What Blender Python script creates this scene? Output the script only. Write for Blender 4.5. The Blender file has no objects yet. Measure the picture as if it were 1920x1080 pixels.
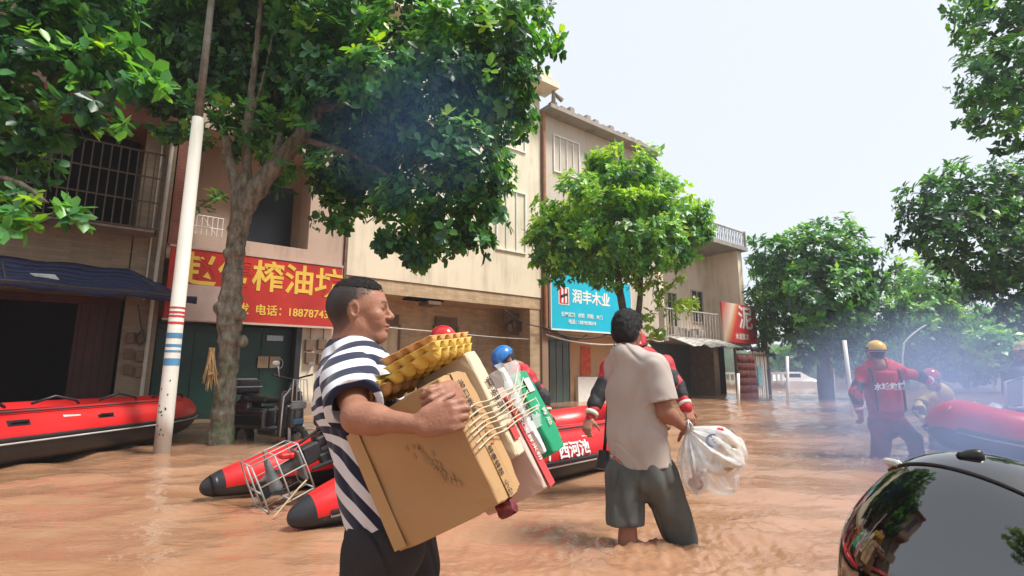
import bpy, math, random
import numpy as np
from math import sin, cos, radians, pi, atan2, sqrt
from mathutils import Vector, Matrix

# ---------------------------------------------------------------- camera, sky, sun, exposure
scene = bpy.context.scene
C = scene.collection
F_PX = 945.0; TILT = radians(9.6); CZ = 0.98
cam_d = bpy.data.cameras.new('camera'); cam = bpy.data.objects.new('camera', cam_d); C.objects.link(cam)
cam.location = (0, 0, CZ); cam.rotation_euler = (radians(90) + TILT, 0, 0)
cam_d.sensor_width = 36.0; cam_d.lens = 36.0 * F_PX / 1920.0
cam_d.clip_start = 0.05; cam_d.clip_end = 2000
scene.camera = cam

SUN_EL, SUN_AZ = radians(60), radians(108)      # azimuth measured clockwise from +Y, as the sky texture does
world = bpy.data.worlds.new('World'); scene.world = world; world.use_nodes = True
wn = world.node_tree; wn.nodes.clear()
sky = wn.nodes.new('ShaderNodeTexSky'); sky.sky_type = 'NISHITA'; sky.sun_disc = False
sky.sun_elevation = SUN_EL; sky.sun_rotation = SUN_AZ; sky.air_density = 1.0; sky.dust_density = 3.0; sky.ozone_density = 1.0
veil = wn.nodes.new('ShaderNodeMixRGB'); veil.blend_type = 'MIX'; veil.inputs['Fac'].default_value = 0.82
veil.inputs['Color2'].default_value = (7.0, 7.35, 7.9, 1)     # thin bright cloud over the clear sky
bg = wn.nodes.new('ShaderNodeBackground'); bg.inputs['Strength'].default_value = 0.075
wo = wn.nodes.new('ShaderNodeOutputWorld')
wn.links.new(sky.outputs[0], veil.inputs['Color1']); wn.links.new(veil.outputs[0], bg.inputs['Color']); wn.links.new(bg.outputs[0], wo.inputs['Surface'])
sd = bpy.data.lights.new('sun', 'SUN'); sd.energy = 3.1; sd.angle = radians(14); sd.color = (1.0, 0.95, 0.86)
sun = bpy.data.objects.new('sun', sd); C.objects.link(sun)
sdir = Vector((sin(SUN_AZ) * cos(SUN_EL), cos(SUN_AZ) * cos(SUN_EL), sin(SUN_EL)))
sun.rotation_euler = sdir.to_track_quat('Z', 'Y').to_euler(); sun.location = (0, 0, 30)
scene.view_settings.view_transform = 'Standard'; scene.view_settings.look = 'None'
scene.view_settings.exposure = 0.95; scene.view_settings.gamma = 1.0
scene.cycles.use_denoising = True
scene.cycles.max_bounces = 6; scene.cycles.diffuse_bounces = 3; scene.cycles.glossy_bounces = 3
scene.cycles.transmission_bounces = 5; scene.cycles.transparent_max_bounces = 12; scene.cycles.volume_bounces = 1
scene.cycles.caustics_reflective = False; scene.cycles.caustics_refractive = False
scene.cycles.sample_clamp_indirect = 6.0

rnd = random.Random(7)
RNG = np.random.default_rng(11)

# ---------------------------------------------------------------- planning helpers: where a ray through a photo pixel meets a real plane
def ray(px, py):
    u = (px - 960) / F_PX; v = (540 - py) / F_PX
    return Vector((u, cos(TILT) - v * sin(TILT), sin(TILT) + v * cos(TILT)))
def at(px, py, Y):
    r = ray(px, py); return Vector((0, 0, CZ)) + r * (Y / r.y)
def on(px, py, z=0.0):
    r = ray(px, py); return Vector((0, 0, CZ)) + r * ((z - CZ) / r.z)

# ---------------------------------------------------------------- objects
MW = {}
def thing(name, label, cat, loc=(0, 0, 0), rotz=0.0, group=None):
    o = bpy.data.objects.new(name, None); C.objects.link(o)
    o.location = loc; o.rotation_euler = (0, 0, rotz); o.empty_display_size = 0.1
    o['label'] = label; o['category'] = cat
    if group: o['group'] = group
    MW[o.name] = Matrix.Translation(Vector(loc)) @ Matrix.Rotation(rotz, 4, 'Z')
    return o
def wm(o): return MW.get(o.name, Matrix.Identity(4))
def tag(o, label, cat, group=None, kind=None):
    if label: o['label'] = label
    if cat: o['category'] = cat
    if group: o['group'] = group
    if kind: o['kind'] = kind
    return o
def mk(name, V, Fc, mats, parent=None, smooth=False, world=False, mi=None, attr=None, loc=None):
    """one mesh object; V in the parent's own frame, or in world space with world=True (then moved into the parent's frame)"""
    V = np.asarray(V, dtype=np.float64).reshape(-1, 3)
    if parent is not None and world:
        M = np.array(wm(parent).inverted()); V = V @ M[:3, :3].T + M[:3, 3]
    if loc is not None: V = V - np.array(loc)
    me = bpy.data.meshes.new(name)
    if isinstance(Fc, np.ndarray):
        nf, k = Fc.shape
        me.vertices.add(len(V)); me.vertices.foreach_set('co', V.ravel().astype(np.float32))
        me.loops.add(nf * k); me.loops.foreach_set('vertex_index', Fc.ravel().astype(np.int32))
        me.polygons.add(nf); me.polygons.foreach_set('loop_start', np.arange(nf, dtype=np.int32) * k); me.update(calc_edges=True)
    else:
        me.from_pydata(V.tolist(), [], Fc)
    if not isinstance(mats, (list, tuple)): mats = [mats]
    for m in mats: me.materials.append(m)
    if mi is not None: me.polygons.foreach_set('material_index', np.asarray(mi, dtype=np.int32))
    if smooth: me.polygons.foreach_set('use_smooth', np.ones(len(me.polygons), dtype=bool))
    if attr is not None:
        for an, col in attr.items():
            col = np.asarray(col, dtype=np.float32)
            a = me.color_attributes.new(an, 'FLOAT_COLOR', 'POINT')
            if col.shape[1] == 3: col = np.hstack([col, np.ones((len(col), 1), np.float32)])
            a.data.foreach_set('color', col.ravel())
    me.update()
    o = bpy.data.objects.new(name, me); C.objects.link(o)
    if loc is not None: o.location = loc
    if parent is not None:
        o.parent = parent; MW[o.name] = wm(parent)
    return o
def copy_tree(o, parent=None):
    c = o.copy(); C.objects.link(c); c.parent = parent
    MW[c.name] = wm(o)
    for ch in o.children: copy_tree(ch, c)
    return c

def join_into(a, b):
    """b's mesh becomes part of a's mesh (same parent frame)"""
    import bmesh
    bm = bmesh.new(); bm.from_mesh(a.data); bm.from_mesh(b.data); bm.to_mesh(a.data); bm.free(); bpy.data.objects.remove(b); return a

class MB:
    """collects boxes, tubes, lofts into one mesh"""
    def __init__(s): s.V = []; s.F = []; s.M = []
    def add(s, V, Fc, m=0):
        b = len(s.V); s.V += [tuple(v) for v in V]; s.F += [tuple(i + b for i in f) for f in Fc]; s.M += [m] * len(Fc)
    def box(s, x0, x1, y0, y1, z0, z1, m=0, T=None, bev=0.0):
        if x0 > x1: x0, x1 = x1, x0
        if y0 > y1: y0, y1 = y1, y0
        if z0 > z1: z0, z1 = z1, z0
        if bev > 0:
            b = min(bev, (x1-x0)*.49, (y1-y0)*.49, (z1-z0)*.49); V = []; idx = {}
            for i, (X, sx) in enumerate(((x0, 1), (x1, -1))):
                for j, (Y, sy) in enumerate(((y0, 1), (y1, -1))):
                    for k, (Z, sz) in enumerate(((z0, 1), (z1, -1))):
                        for a in range(3):
                            idx[(i, j, k, a)] = len(V)
                            V.append((X if a == 0 else X + sx*b, Y if a == 1 else Y + sy*b, Z if a == 2 else Z + sz*b))
            Fc = []
            for i in (0, 1): Fc.append([idx[(i, 0, 0, 0)], idx[(i, 0, 1, 0)], idx[(i, 1, 1, 0)], idx[(i, 1, 0, 0)]][::(1 if i == 0 else -1)])
            for j in (0, 1): Fc.append([idx[(0, j, 0, 1)], idx[(1, j, 0, 1)], idx[(1, j, 1, 1)], idx[(0, j, 1, 1)]][::(1 if j == 0 else -1)])
            for k in (0, 1): Fc.append([idx[(0, 0, k, 2)], idx[(0, 1, k, 2)], idx[(1, 1, k, 2)], idx[(1, 0, k, 2)]][::(1 if k == 0 else -1)])
            for j in (0, 1):
                for k in (0, 1): Fc.append([idx[(0, j, k, 1)], idx[(0, j, k, 2)], idx[(1, j, k, 2)], idx[(1, j, k, 1)]])
            for i in (0, 1):
                for k in (0, 1): Fc.append([idx[(i, 0, k, 0)], idx[(i, 0, k, 2)], idx[(i, 1, k, 2)], idx[(i, 1, k, 0)]])
            for i in (0, 1):
                for j in (0, 1): Fc.append([idx[(i, j, 0, 0)], idx[(i, j, 0, 1)], idx[(i, j, 1, 1)], idx[(i, j, 1, 0)]])
            for q in idx:
                pass
            for i in (0, 1):
                for j in (0, 1):
                    for k in (0, 1): Fc.append([idx[(i, j, k, 0)], idx[(i, j, k, 1)], idx[(i, j, k, 2)]])
        else:
            V = [(x0,y0,z0),(x1,y0,z0),(x1,y1,z0),(x0,y1,z0),(x0,y0,z1),(x1,y0,z1),(x1,y1,z1),(x0,y1,z1)]
            Fc = [(0,3,2,1),(4,5,6,7),(0,1,5,4),(1,2,6,5),(2,3,7,6),(3,0,4,7)]
        if T is not None: V = [T @ Vector(v) for v in V]
        s.add(V, Fc, m)
    def tube(s, pts, r, n=8, m=0, caps=True):
        pts = [Vector(p) for p in pts]; N = len(pts)
        rs = r if isinstance(r, (list, tuple, np.ndarray)) else [r] * N
        V = []; Fc = []; up = None
        for i, p in enumerate(pts):
            d = (pts[min(i+1, N-1)] - pts[max(i-1, 0)]); d = d.normalized() if d.length > 1e-9 else Vector((0,0,1))
            if up is None:
                up = Vector((0, 0, 1)) if abs(d.z) < .9 else Vector((1, 0, 0))
            a = d.cross(up)
            if a.length < 1e-6: a = d.orthogonal()
            a.normalize(); b = a.cross(d).normalized(); up = b
            for k in range(n):
                t = 2*pi*k/n; V.append(p + a*(rs[i]*cos(t)) + b*(rs[i]*sin(t)))
        for i in range(N-1):
            for k in range(n):
                k2 = (k+1) % n; Fc.append((i*n+k, i*n+k2, (i+1)*n+k2, (i+1)*n+k))
        if caps:
            Fc.append(tuple(range(n))[::-1]); Fc.append(tuple((N-1)*n+k for k in range(n)))
        s.add(V, Fc, m)
    def loft(s, rings, m=0, caps=True, closed=True):
        n = len(rings[0]); V = [v for r in rings for v in r]; Fc = []
        for i in range(len(rings)-1):
            for k in range(n if closed else n-1):
                k2 = (k+1) % n; Fc.append((i*n+k, i*n+k2, (i+1)*n+k2, (i+1)*n+k))
        if caps:
            Fc.append(tuple(range(n))[::-1]); Fc.append(tuple((len(rings)-1)*n+k for k in range(n)))
        s.add(V, Fc, m)
    def sheet(s, P, Q, m=0):      # strip between two point rows
        V = [tuple(p) for p in P] + [tuple(q) for q in Q]; n = len(P)
        s.add(V, [(i, i+1, n+i+1, n+i) for i in range(n-1)], m)
    def ball(s, c, r, nu=12, nv=8, m=0, T=None):
        r = r if isinstance(r, (list, tuple)) else (r, r, r); rings = []
        for j in range(1, nv):
            t = pi*j/nv
            rings.append([Vector((c[0]+r[0]*sin(t)*cos(2*pi*k/nu), c[1]+r[1]*sin(t)*sin(2*pi*k/nu), c[2]+r[2]*cos(t))) for k in range(nu)])
        V = [v for q in rings for v in q]; top = len(V); V += [Vector((c[0], c[1], c[2]+r[2])), Vector((c[0], c[1], c[2]-r[2]))]
        Fc = []
        for j in range(nv-2):
            for k in range(nu):
                k2 = (k+1) % nu; Fc.append((j*nu+k, (j+1)*nu+k, (j+1)*nu+k2, j*nu+k2))
        for k in range(nu):
            k2 = (k+1) % nu; Fc.append((top, k, k2)); Fc.append((top+1, (nv-2)*nu+k2, (nv-2)*nu+k))
        if T is not None: V = [T @ v for v in V]
        s.add(V, Fc, m)
    def build(s, name, mats, parent=None, smooth=False, world=False, bev=0.0, **k):
        o = mk(name, s.V, s.F, mats, parent, smooth, world, mi=s.M if isinstance(mats, (list, tuple)) else None, **k)
        if bev:
            b = o.modifiers.new('bevel', 'BEVEL'); b.width = bev; b.segments = 2; b.limit_method = 'ANGLE'
        return o

# ---------------------------------------------------------------- materials (all procedural)
MATS = {}
def mat(name, col, rough=0.6, var=0.15, scale=6.0, bump=0.0, bscale=40.0, metal=0.0, spec=0.5, col2=None, attr=None,
        coat=0.0, trans=0.0, ior=1.45, alpha=1.0, sss=0.0, emit=None, stretch=None, rvar=0.0, detail=4.0):
    if name in MATS: return MATS[name]
    m = bpy.data.materials.new(name); m.use_nodes = True; nt = m.node_tree; nd = nt.nodes; L = nt.links
    p = nd['Principled BSDF']; p.inputs['Roughness'].default_value = rough; p.inputs['Metallic'].default_value = metal
    p.inputs['Specular IOR Level'].default_value = spec; p.inputs['IOR'].default_value = ior
    if coat: p.inputs['Coat Weight'].default_value = coat; p.inputs['Coat Roughness'].default_value = 0.05
    if trans: p.inputs['Transmission Weight'].default_value = trans
    if alpha < 1: p.inputs['Alpha'].default_value = alpha
    if sss:
        p.inputs['Subsurface Weight'].default_value = sss; p.inputs['Subsurface Radius'].default_value = (1, .35, .2); p.inputs['Subsurface Scale'].default_value = 0.008
    tc = nd.new('ShaderNodeTexCoord'); src = tc.outputs['Object']
    if stretch:
        mp = nd.new('ShaderNodeMapping'); mp.inputs['Scale'].default_value = stretch; L.new(src, mp.inputs['Vector']); src = mp.outputs[0]
    n = nd.new('ShaderNodeTexNoise'); n.inputs['Scale'].default_value = scale; n.inputs['Detail'].default_value = detail; n.inputs['Roughness'].default_value = 0.6
    L.new(src, n.inputs['Vector'])
    ramp = nd.new('ShaderNodeMapRange'); ramp.inputs['From Min'].default_value = .3; ramp.inputs['From Max'].default_value = .7
    L.new(n.outputs['Fac'], ramp.inputs['Value'])
    mx = nd.new('ShaderNodeMixRGB'); L.new(ramp.outputs[0], mx.inputs['Fac'])
    c = Vector(col[:3]); c2 = Vector(col2[:3]) if col2 else c * (1 - var)
    c1 = c if col2 else c * (1 + var * .6)
    if attr:
        a = nd.new('ShaderNodeAttribute'); a.attribute_name = attr
        m1 = nd.new('ShaderNodeMixRGB'); m1.blend_type = 'MULTIPLY'; m1.inputs['Fac'].default_value = 1
        mx.inputs['Color1'].default_value = (1 - var,) * 3 + (1,); mx.inputs['Color2'].default_value = (1 + var * .6,) * 3 + (1,)
        L.new(a.outputs['Color'], m1.inputs['Color1']); L.new(mx.outputs[0], m1.inputs['Color2']); L.new(m1.outputs[0], p.inputs['Base Color'])
    else:
        mx.inputs['Color1'].default_value = (*c1, 1); mx.inputs['Color2'].default_value = (*c2, 1)
        L.new(mx.outputs[0], p.inputs['Base Color'])
    if rvar:
        rr = nd.new('ShaderNodeMapRange'); rr.inputs['To Min'].default_value = max(0.02, rough - rvar); rr.inputs['To Max'].default_value = min(1, rough + rvar)
        L.new(n.outputs['Fac'], rr.inputs['Value']); L.new(rr.outputs[0], p.inputs['Roughness'])
    if bump:
        n2 = nd.new('ShaderNodeTexNoise'); n2.inputs['Scale'].default_value = bscale; n2.inputs['Detail'].default_value = 5
        L.new(src, n2.inputs['Vector'])
        b = nd.new('ShaderNodeBump'); b.inputs['Strength'].default_value = bump; b.inputs['Distance'].default_value = 0.02
        L.new(n2.outputs['Fac'], b.inputs['Height']); L.new(b.outputs[0], p.inputs['Normal'])
    MATS[name] = m; return m

def tile_mat(name, col, grout, bw, bh, rough=0.5, ax='XZ', mortar=0.03, stain=0.25, offset=0.5, var=0.25):
    """bricks or tiles in the object's own XZ plane, streaked with dirt"""
    if name in MATS: return MATS[name]
    m = bpy.data.materials.new(name); m.use_nodes = True; nt = m.node_tree; nd = nt.nodes; L = nt.links
    p = nd['Principled BSDF']; p.inputs['Roughness'].default_value = rough
    tc = nd.new('ShaderNodeTexCoord'); sx = nd.new('ShaderNodeSeparateXYZ'); L.new(tc.outputs['Object'], sx.inputs[0])
    ad = nd.new('ShaderNodeMath'); ad.operation = 'ADD'; L.new(sx.outputs['X'], ad.inputs[0]); L.new(sx.outputs['Y'], ad.inputs[1])
    cb = nd.new('ShaderNodeCombineXYZ'); L.new(ad.outputs[0], cb.inputs[0]); L.new(sx.outputs['Z'], cb.inputs[1])
    b = nd.new('ShaderNodeTexBrick'); L.new(cb.outputs[0], b.inputs['Vector']); b.offset = offset
    b.inputs['Scale'].default_value = 1.0; b.inputs['Brick Width'].default_value = bw; b.inputs['Row Height'].default_value = bh
    b.inputs['Mortar Size'].default_value = mortar * bh
    c = Vector(col)
    b.inputs['Color1'].default_value = (*c, 1); b.inputs['Color2'].default_value = (*(c * (1 - var)), 1); b.inputs['Mortar'].default_value = (*grout, 1)
    n = nd.new('ShaderNodeTexNoise'); n.inputs['Scale'].default_value = 1.3; n.inputs['Detail'].default_value = 7
    mp = nd.new('ShaderNodeMapping'); mp.inputs['Scale'].default_value = (3, 3, 0.5); L.new(tc.outputs['Object'], mp.inputs['Vector']); L.new(mp.outputs[0], n.inputs['Vector'])
    mr = nd.new('ShaderNodeMapRange'); mr.inputs['From Min'].default_value = .35; mr.inputs['From Max'].default_value = .75; mr.inputs['To Max'].default_value = stain
    L.new(n.outputs['Fac'], mr.inputs['Value'])
    mx = nd.new('ShaderNodeMixRGB'); mx.inputs['Color2'].default_value = (.1, .085, .065, 1); L.new(mr.outputs[0], mx.inputs['Fac']); L.new(b.outputs['Color'], mx.inputs['Color1'])
    L.new(mx.outputs[0], p.inputs['Base Color'])
    bp = nd.new('ShaderNodeBump'); bp.inputs['Strength'].default_value = .4; bp.inputs['Distance'].default_value = .01; bp.invert = True
    L.new(b.outputs['Fac'], bp.inputs['Height']); L.new(bp.outputs[0], p.inputs['Normal'])
    MATS[name] = m; return m

def wall_mat(name, col, stain=(.2, .16, .12), amt=0.35, rough=0.85):
    """painted render with rain streaks and blotches of its own"""
    if name in MATS: return MATS[name]
    m = bpy.data.materials.new(name); m.use_nodes = True; nt = m.node_tree; nd = nt.nodes; L = nt.links
    p = nd['Principled BSDF']; p.inputs['Roughness'].default_value = rough; p.inputs['Specular IOR Level'].default_value = .25
    tc = nd.new('ShaderNodeTexCoord')
    mp = nd.new('ShaderNodeMapping'); mp.inputs['Scale'].default_value = (2.4, 2.4, .28); L.new(tc.outputs['Object'], mp.inputs['Vector'])
    n = nd.new('ShaderNodeTexNoise'); n.inputs['Scale'].default_value = 1.6; n.inputs['Detail'].default_value = 8; n.inputs['Roughness'].default_value = .65; L.new(mp.outputs[0], n.inputs['Vector'])
    n2 = nd.new('ShaderNodeTexNoise'); n2.inputs['Scale'].default_value = .8; n2.inputs['Detail'].default_value = 8; L.new(tc.outputs['Object'], n2.inputs['Vector'])
    mu = nd.new('ShaderNodeMath'); mu.operation = 'MULTIPLY'; L.new(n.outputs['Fac'], mu.inputs[0]); L.new(n2.outputs['Fac'], mu.inputs[1])
    mr = nd.new('ShaderNodeMapRange'); mr.inputs['From Min'].default_value = .22; mr.inputs['From Max'].default_value = .42; mr.inputs['To Max'].default_value = amt
    L.new(mu.outputs[0], mr.inputs['Value'])
    mx = nd.new('ShaderNodeMixRGB'); mx.inputs['Color1'].default_value = (*col, 1); mx.inputs['Color2'].default_value = (*stain, 1); L.new(mr.outputs[0], mx.inputs['Fac'])
    sz = nd.new('ShaderNodeSeparateXYZ'); L.new(tc.outputs['Object'], sz.inputs[0])
    wz = nd.new('ShaderNodeMath'); wz.operation = 'MULTIPLY_ADD'; wz.inputs[1].default_value = -.5; L.new(n.outputs['Fac'], wz.inputs[0]); L.new(sz.outputs['Z'], wz.inputs[2])
    fz = nd.new('ShaderNodeMapRange'); fz.inputs['From Min'].default_value = .22; fz.inputs['From Max'].default_value = -.02; fz.inputs['To Max'].default_value = .75; L.new(wz.outputs[0], fz.inputs['Value'])
    mm = nd.new('ShaderNodeMixRGB'); mm.inputs['Color2'].default_value = (.17, .10, .06, 1); L.new(fz.outputs[0], mm.inputs['Fac']); L.new(mx.outputs[0], mm.inputs['Color1'])
    L.new(mm.outputs[0], p.inputs['Base Color'])
    n3 = nd.new('ShaderNodeTexNoise'); n3.inputs['Scale'].default_value = 30; n3.inputs['Detail'].default_value = 4; L.new(tc.outputs['Object'], n3.inputs['Vector'])
    b = nd.new('ShaderNodeBump'); b.inputs['Strength'].default_value = .25; b.inputs['Distance'].default_value = .01; L.new(n3.outputs['Fac'], b.inputs['Height']); L.new(b.outputs[0], p.inputs['Normal'])
    MATS[name] = m; return m

def text_obj(name, body, size, m, parent, loc, rot=(radians(90), 0, 0), ext=0.004, off=0.0, align='LEFT', sx=1.0, world=False, shear=0.0):
    """writing as real raised lettering, turned into a mesh"""
    cu = bpy.data.curves.new(name, 'FONT'); cu.body = body; cu.size = size; cu.extrude = ext; cu.offset = off
    cu.align_x = align; cu.align_y = 'CENTER'; cu.resolution_u = 3; cu.shear = shear
    tmp = bpy.data.objects.new(name, cu); C.objects.link(tmp)
    dg = bpy.context.evaluated_depsgraph_get(); dg.update()
    me = bpy.data.meshes.new_from_object(tmp.evaluated_get(dg)); bpy.data.objects.remove(tmp)
    me.materials.clear(); me.materials.append(m); me.name = name
    o = bpy.data.objects.new(name, me); C.objects.link(o)
    from mathutils import Euler
    R = rot if isinstance(rot, Matrix) else Euler(rot).to_matrix().to_4x4()
    M = Matrix.Translation(Vector(loc)) @ R.to_4x4() @ Matrix.Diagonal((sx, 1, 1, 1))
    if world: M = wm(parent).inverted() @ M
    me.transform(M)
    if parent is not None: o.parent = parent; MW[o.name] = wm(parent)
    return o

# ---------------------------------------------------------------- distance fields -> one smooth surface (bodies, clothes, cowlings)
class SDF:
    def __init__(s, lo, hi, vox):
        s.lo = np.array(lo, float); s.h = vox
        s.n = np.ceil((np.array(hi, float) - s.lo) / vox).astype(int) + 1
        s.f = np.full(s.n, 1.0, np.float32)
    def _sub(s, lo, hi, pad):
        a = np.clip(np.floor((np.array(lo) - pad - s.lo) / s.h).astype(int), 0, s.n); b = np.clip(np.ceil((np.array(hi) + pad - s.lo) / s.h).astype(int) + 1, 0, s.n)
        if np.any(b <= a): return None, None
        g = [(np.arange(a[i], b[i]) * s.h + s.lo[i]).astype(np.float32) for i in range(3)]
        P = np.stack(np.meshgrid(*g, indexing='ij'), -1)
        return (slice(a[0], b[0]), slice(a[1], b[1]), slice(a[2], b[2])), P
    def _merge(s, sl, d, k, op):
        if sl is None: return
        a = s.f[sl]
        if op == 'sub':
            d = -d; k2 = max(k, 1e-5); h = np.maximum(k2 - np.abs(a - d), 0) / k2; s.f[sl] = np.maximum(a, d) + h*h*k2*.25
        elif op == 'and':
            s.f[sl] = np.maximum(a, d)
        else:
            k2 = max(k, 1e-5); h = np.maximum(k2 - np.abs(a - d), 0) / k2; s.f[sl] = np.minimum(a, d) - h*h*k2*.25
    def cone(s, a, b, ra, rb, k=0.02, op='add', sq=None):
        """round cone a->b; sq=(axis vector, factor) flattens it along that axis"""
        a = np.array(a, float); b = np.array(b, float); R = max(ra, rb) * (max(1, sq[1]) if sq else 1)
        sl, P = s._sub(np.minimum(a, b) - R, np.maximum(a, b) + R, k + .02)
        if sl is None: return
        A = a.astype(np.float32)
        if sq:
            ax = np.array(sq[0], float); ax = ax / np.linalg.norm(ax); f = 1.0 / sq[1] - 1
            mid = (a + b) / 2
            P = P + ((P - mid.astype(np.float32)) @ ax.astype(np.float32))[..., None] * (ax * f).astype(np.float32)
            a = a + ax * (f * ((a - mid) @ ax)); b = b + ax * (f * ((b - mid) @ ax)); A = a.astype(np.float32)
        ab = (b - a).astype(np.float32); L2 = float(ab @ ab) + 1e-9
        t = np.clip(((P - A) @ ab) / L2, 0, 1)
        d = np.linalg.norm(P - A - t[..., None] * ab, axis=-1) - (ra + (rb - ra) * t)
        if sq and sq[1] < 1: d = d * (0.5 + .5 * sq[1])
        s._merge(sl, d.astype(np.float32), k, op)
    def ell(s, c, r, k=0.02, op='add', R=None):
        c = np.array(c, float); r = np.array(r, float) if np.ndim(r) else np.array([r]*3, float); m = r.max()
        sl, P = s._sub(c - m, c + m, k + .02)
        if sl is None: return
        q = P - c.astype(np.float32)
        if R is not None: q = q @ np.asarray(R, dtype=np.float32)       # columns of R = local axes in world
        k0 = np.linalg.norm(q / r.astype(np.float32), axis=-1); k1 = np.linalg.norm(q / (r*r).astype(np.float32), axis=-1)
        d = k0 * (k0 - 1) / np.maximum(k1, 1e-6)
        s._merge(sl, d.astype(np.float32), k, op)
    def boxr(s, c, hs, rad, k=0.01, op='add', R=None):
        c = np.array(c, float); hs = np.array(hs, float); m = np.linalg.norm(hs)
        sl, P = s._sub(c - m, c + m, k + .02)
        if sl is None: return
        q = P - c.astype(np.float32)
        if R is not None: q = q @ np.asarray(R, dtype=np.float32)
        q = np.abs(q) - (hs - rad).astype(np.float32)
        d = np.linalg.norm(np.maximum(q, 0), axis=-1) + np.minimum(q.max(-1), 0) - rad
        s._merge(sl, d.astype(np.float32), k, op)
    def cut(s, p, n, lo=None, hi=None, k=0.0):
        """remove the half-space on the side the normal n points to (optionally only inside a box)"""
        n = np.array(n, float); n = n / np.linalg.norm(n)
        sl, P = s._sub(s.lo if lo is None else lo, (s.lo + s.n*s.h) if hi is None else hi, 0)
        d = ((P - np.array(p, np.float32)) @ n.astype(np.float32))
        s.f[sl] = np.maximum(s.f[sl], d)
    def warp(s, fn, lo=None, hi=None):
        """push the surface out or in by fn(P) metres"""
        sl, P = s._sub(s.lo if lo is None else lo, (s.lo + s.n*s.h) if hi is None else hi, 0)
        s.f[sl] += fn(P).astype(np.float32)
    def mesh(s):
        f = s.f; ins = f < 0; nx, ny, nz = f.shape
        c = [ins[i:nx-1+i, j:ny-1+j, k:nz-1+k] for i in (0,1) for j in (0,1) for k in (0,1)]
        al = c[0].copy(); an = c[0].copy()
        for q in c[1:]: al &= q; an |= q
        act = np.argwhere(an & ~al); idx = np.full((nx-1, ny-1, nz-1), -1, np.int64); idx[tuple(act.T)] = np.arange(len(act))
        acc = np.zeros((len(act), 3)); cnt = np.zeros(len(act))
        cor = [(i, j, k) for i in (0,1) for j in (0,1) for k in (0,1)]
        val = {q: f[act[:,0]+q[0], act[:,1]+q[1], act[:,2]+q[2]].astype(float) for q in cor}
        for q in cor:
            for ax in range(3):
                if q[ax] == 0:
                    w = list(q); w[ax] = 1; w = tuple(w); a, b = val[q], val[w]; mk_ = (a < 0) != (b < 0)
                    t = a[mk_] / (a[mk_] - b[mk_]); pt = np.tile(np.array(q, float), (mk_.sum(), 1)); pt[:, ax] += t
                    acc[mk_] += pt; cnt[mk_] += 1
        V = (act + acc / cnt[:, None]) * s.h + s.lo
        Fs = []
        for ax in range(3):
            o1, o2 = [(1, 2), (2, 0), (0, 1)][ax]
            a = ins; sl0 = [slice(None)]*3; sl1 = [slice(None)]*3; sl0[ax] = slice(0, -1); sl1[ax] = slice(1, None)
            A = ins[tuple(sl0)]; B = ins[tuple(sl1)]; e = np.argwhere(A != B)
            e = e[(e[:, o1] > 0) & (e[:, o2] > 0) & (e[:, o1] < s.n[o1]-1) & (e[:, o2] < s.n[o2]-1)]
            d1 = np.zeros(3, int); d1[o1] = 1; d2 = np.zeros(3, int); d2[o2] = 1
            q = np.stack([idx[tuple((e-d1-d2).T)], idx[tuple((e-d2).T)], idx[tuple(e.T)], idx[tuple((e-d1).T)]], 1)
            fl = A[tuple(e.T)]
            q[~fl] = q[~fl][:, ::-1]; Fs.append(q)
        return V, np.vstack(Fs)
    def merge(s, o, k=.02):
        h = np.maximum(k - np.abs(s.f - o.f), 0) / k; s.f = np.minimum(s.f, o.f) - h*h*k*.25
    def like(s):
        o = SDF.__new__(SDF); o.lo = s.lo; o.h = s.h; o.n = s.n; o.f = np.full(s.n, 1.0, np.float32); return o
    def build(s, name, m, parent=None, attr_fn=None, **kw):
        V, Fc = s.mesh()
        at_ = {'col': attr_fn(V)} if attr_fn else None
        return mk(name, V, Fc, m, parent, smooth=True, world=True, attr=at_, **kw)

def wob(P, sc, seed=0, oct=3):
    """cheap smooth noise in -1..1 from summed sines"""
    r = np.random.default_rng(seed); out = 0; a = 1.0; tot = 0
    P = np.asarray(P)
    for o in range(oct):
        for j in range(3):
            d = r.normal(size=3); d /= np.linalg.norm(d); ph = r.uniform(0, 6.28)
            d2 = r.normal(size=3); d2 /= np.linalg.norm(d2)
            out = out + a * np.sin((P @ (d * sc).astype(P.dtype)) + ph + 1.3 * np.sin(P @ (d2 * sc * .7).astype(P.dtype) + ph * 2))
        tot += 3 * a; a *= .5; sc *= 2.1
    return out / tot * 1.6

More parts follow.
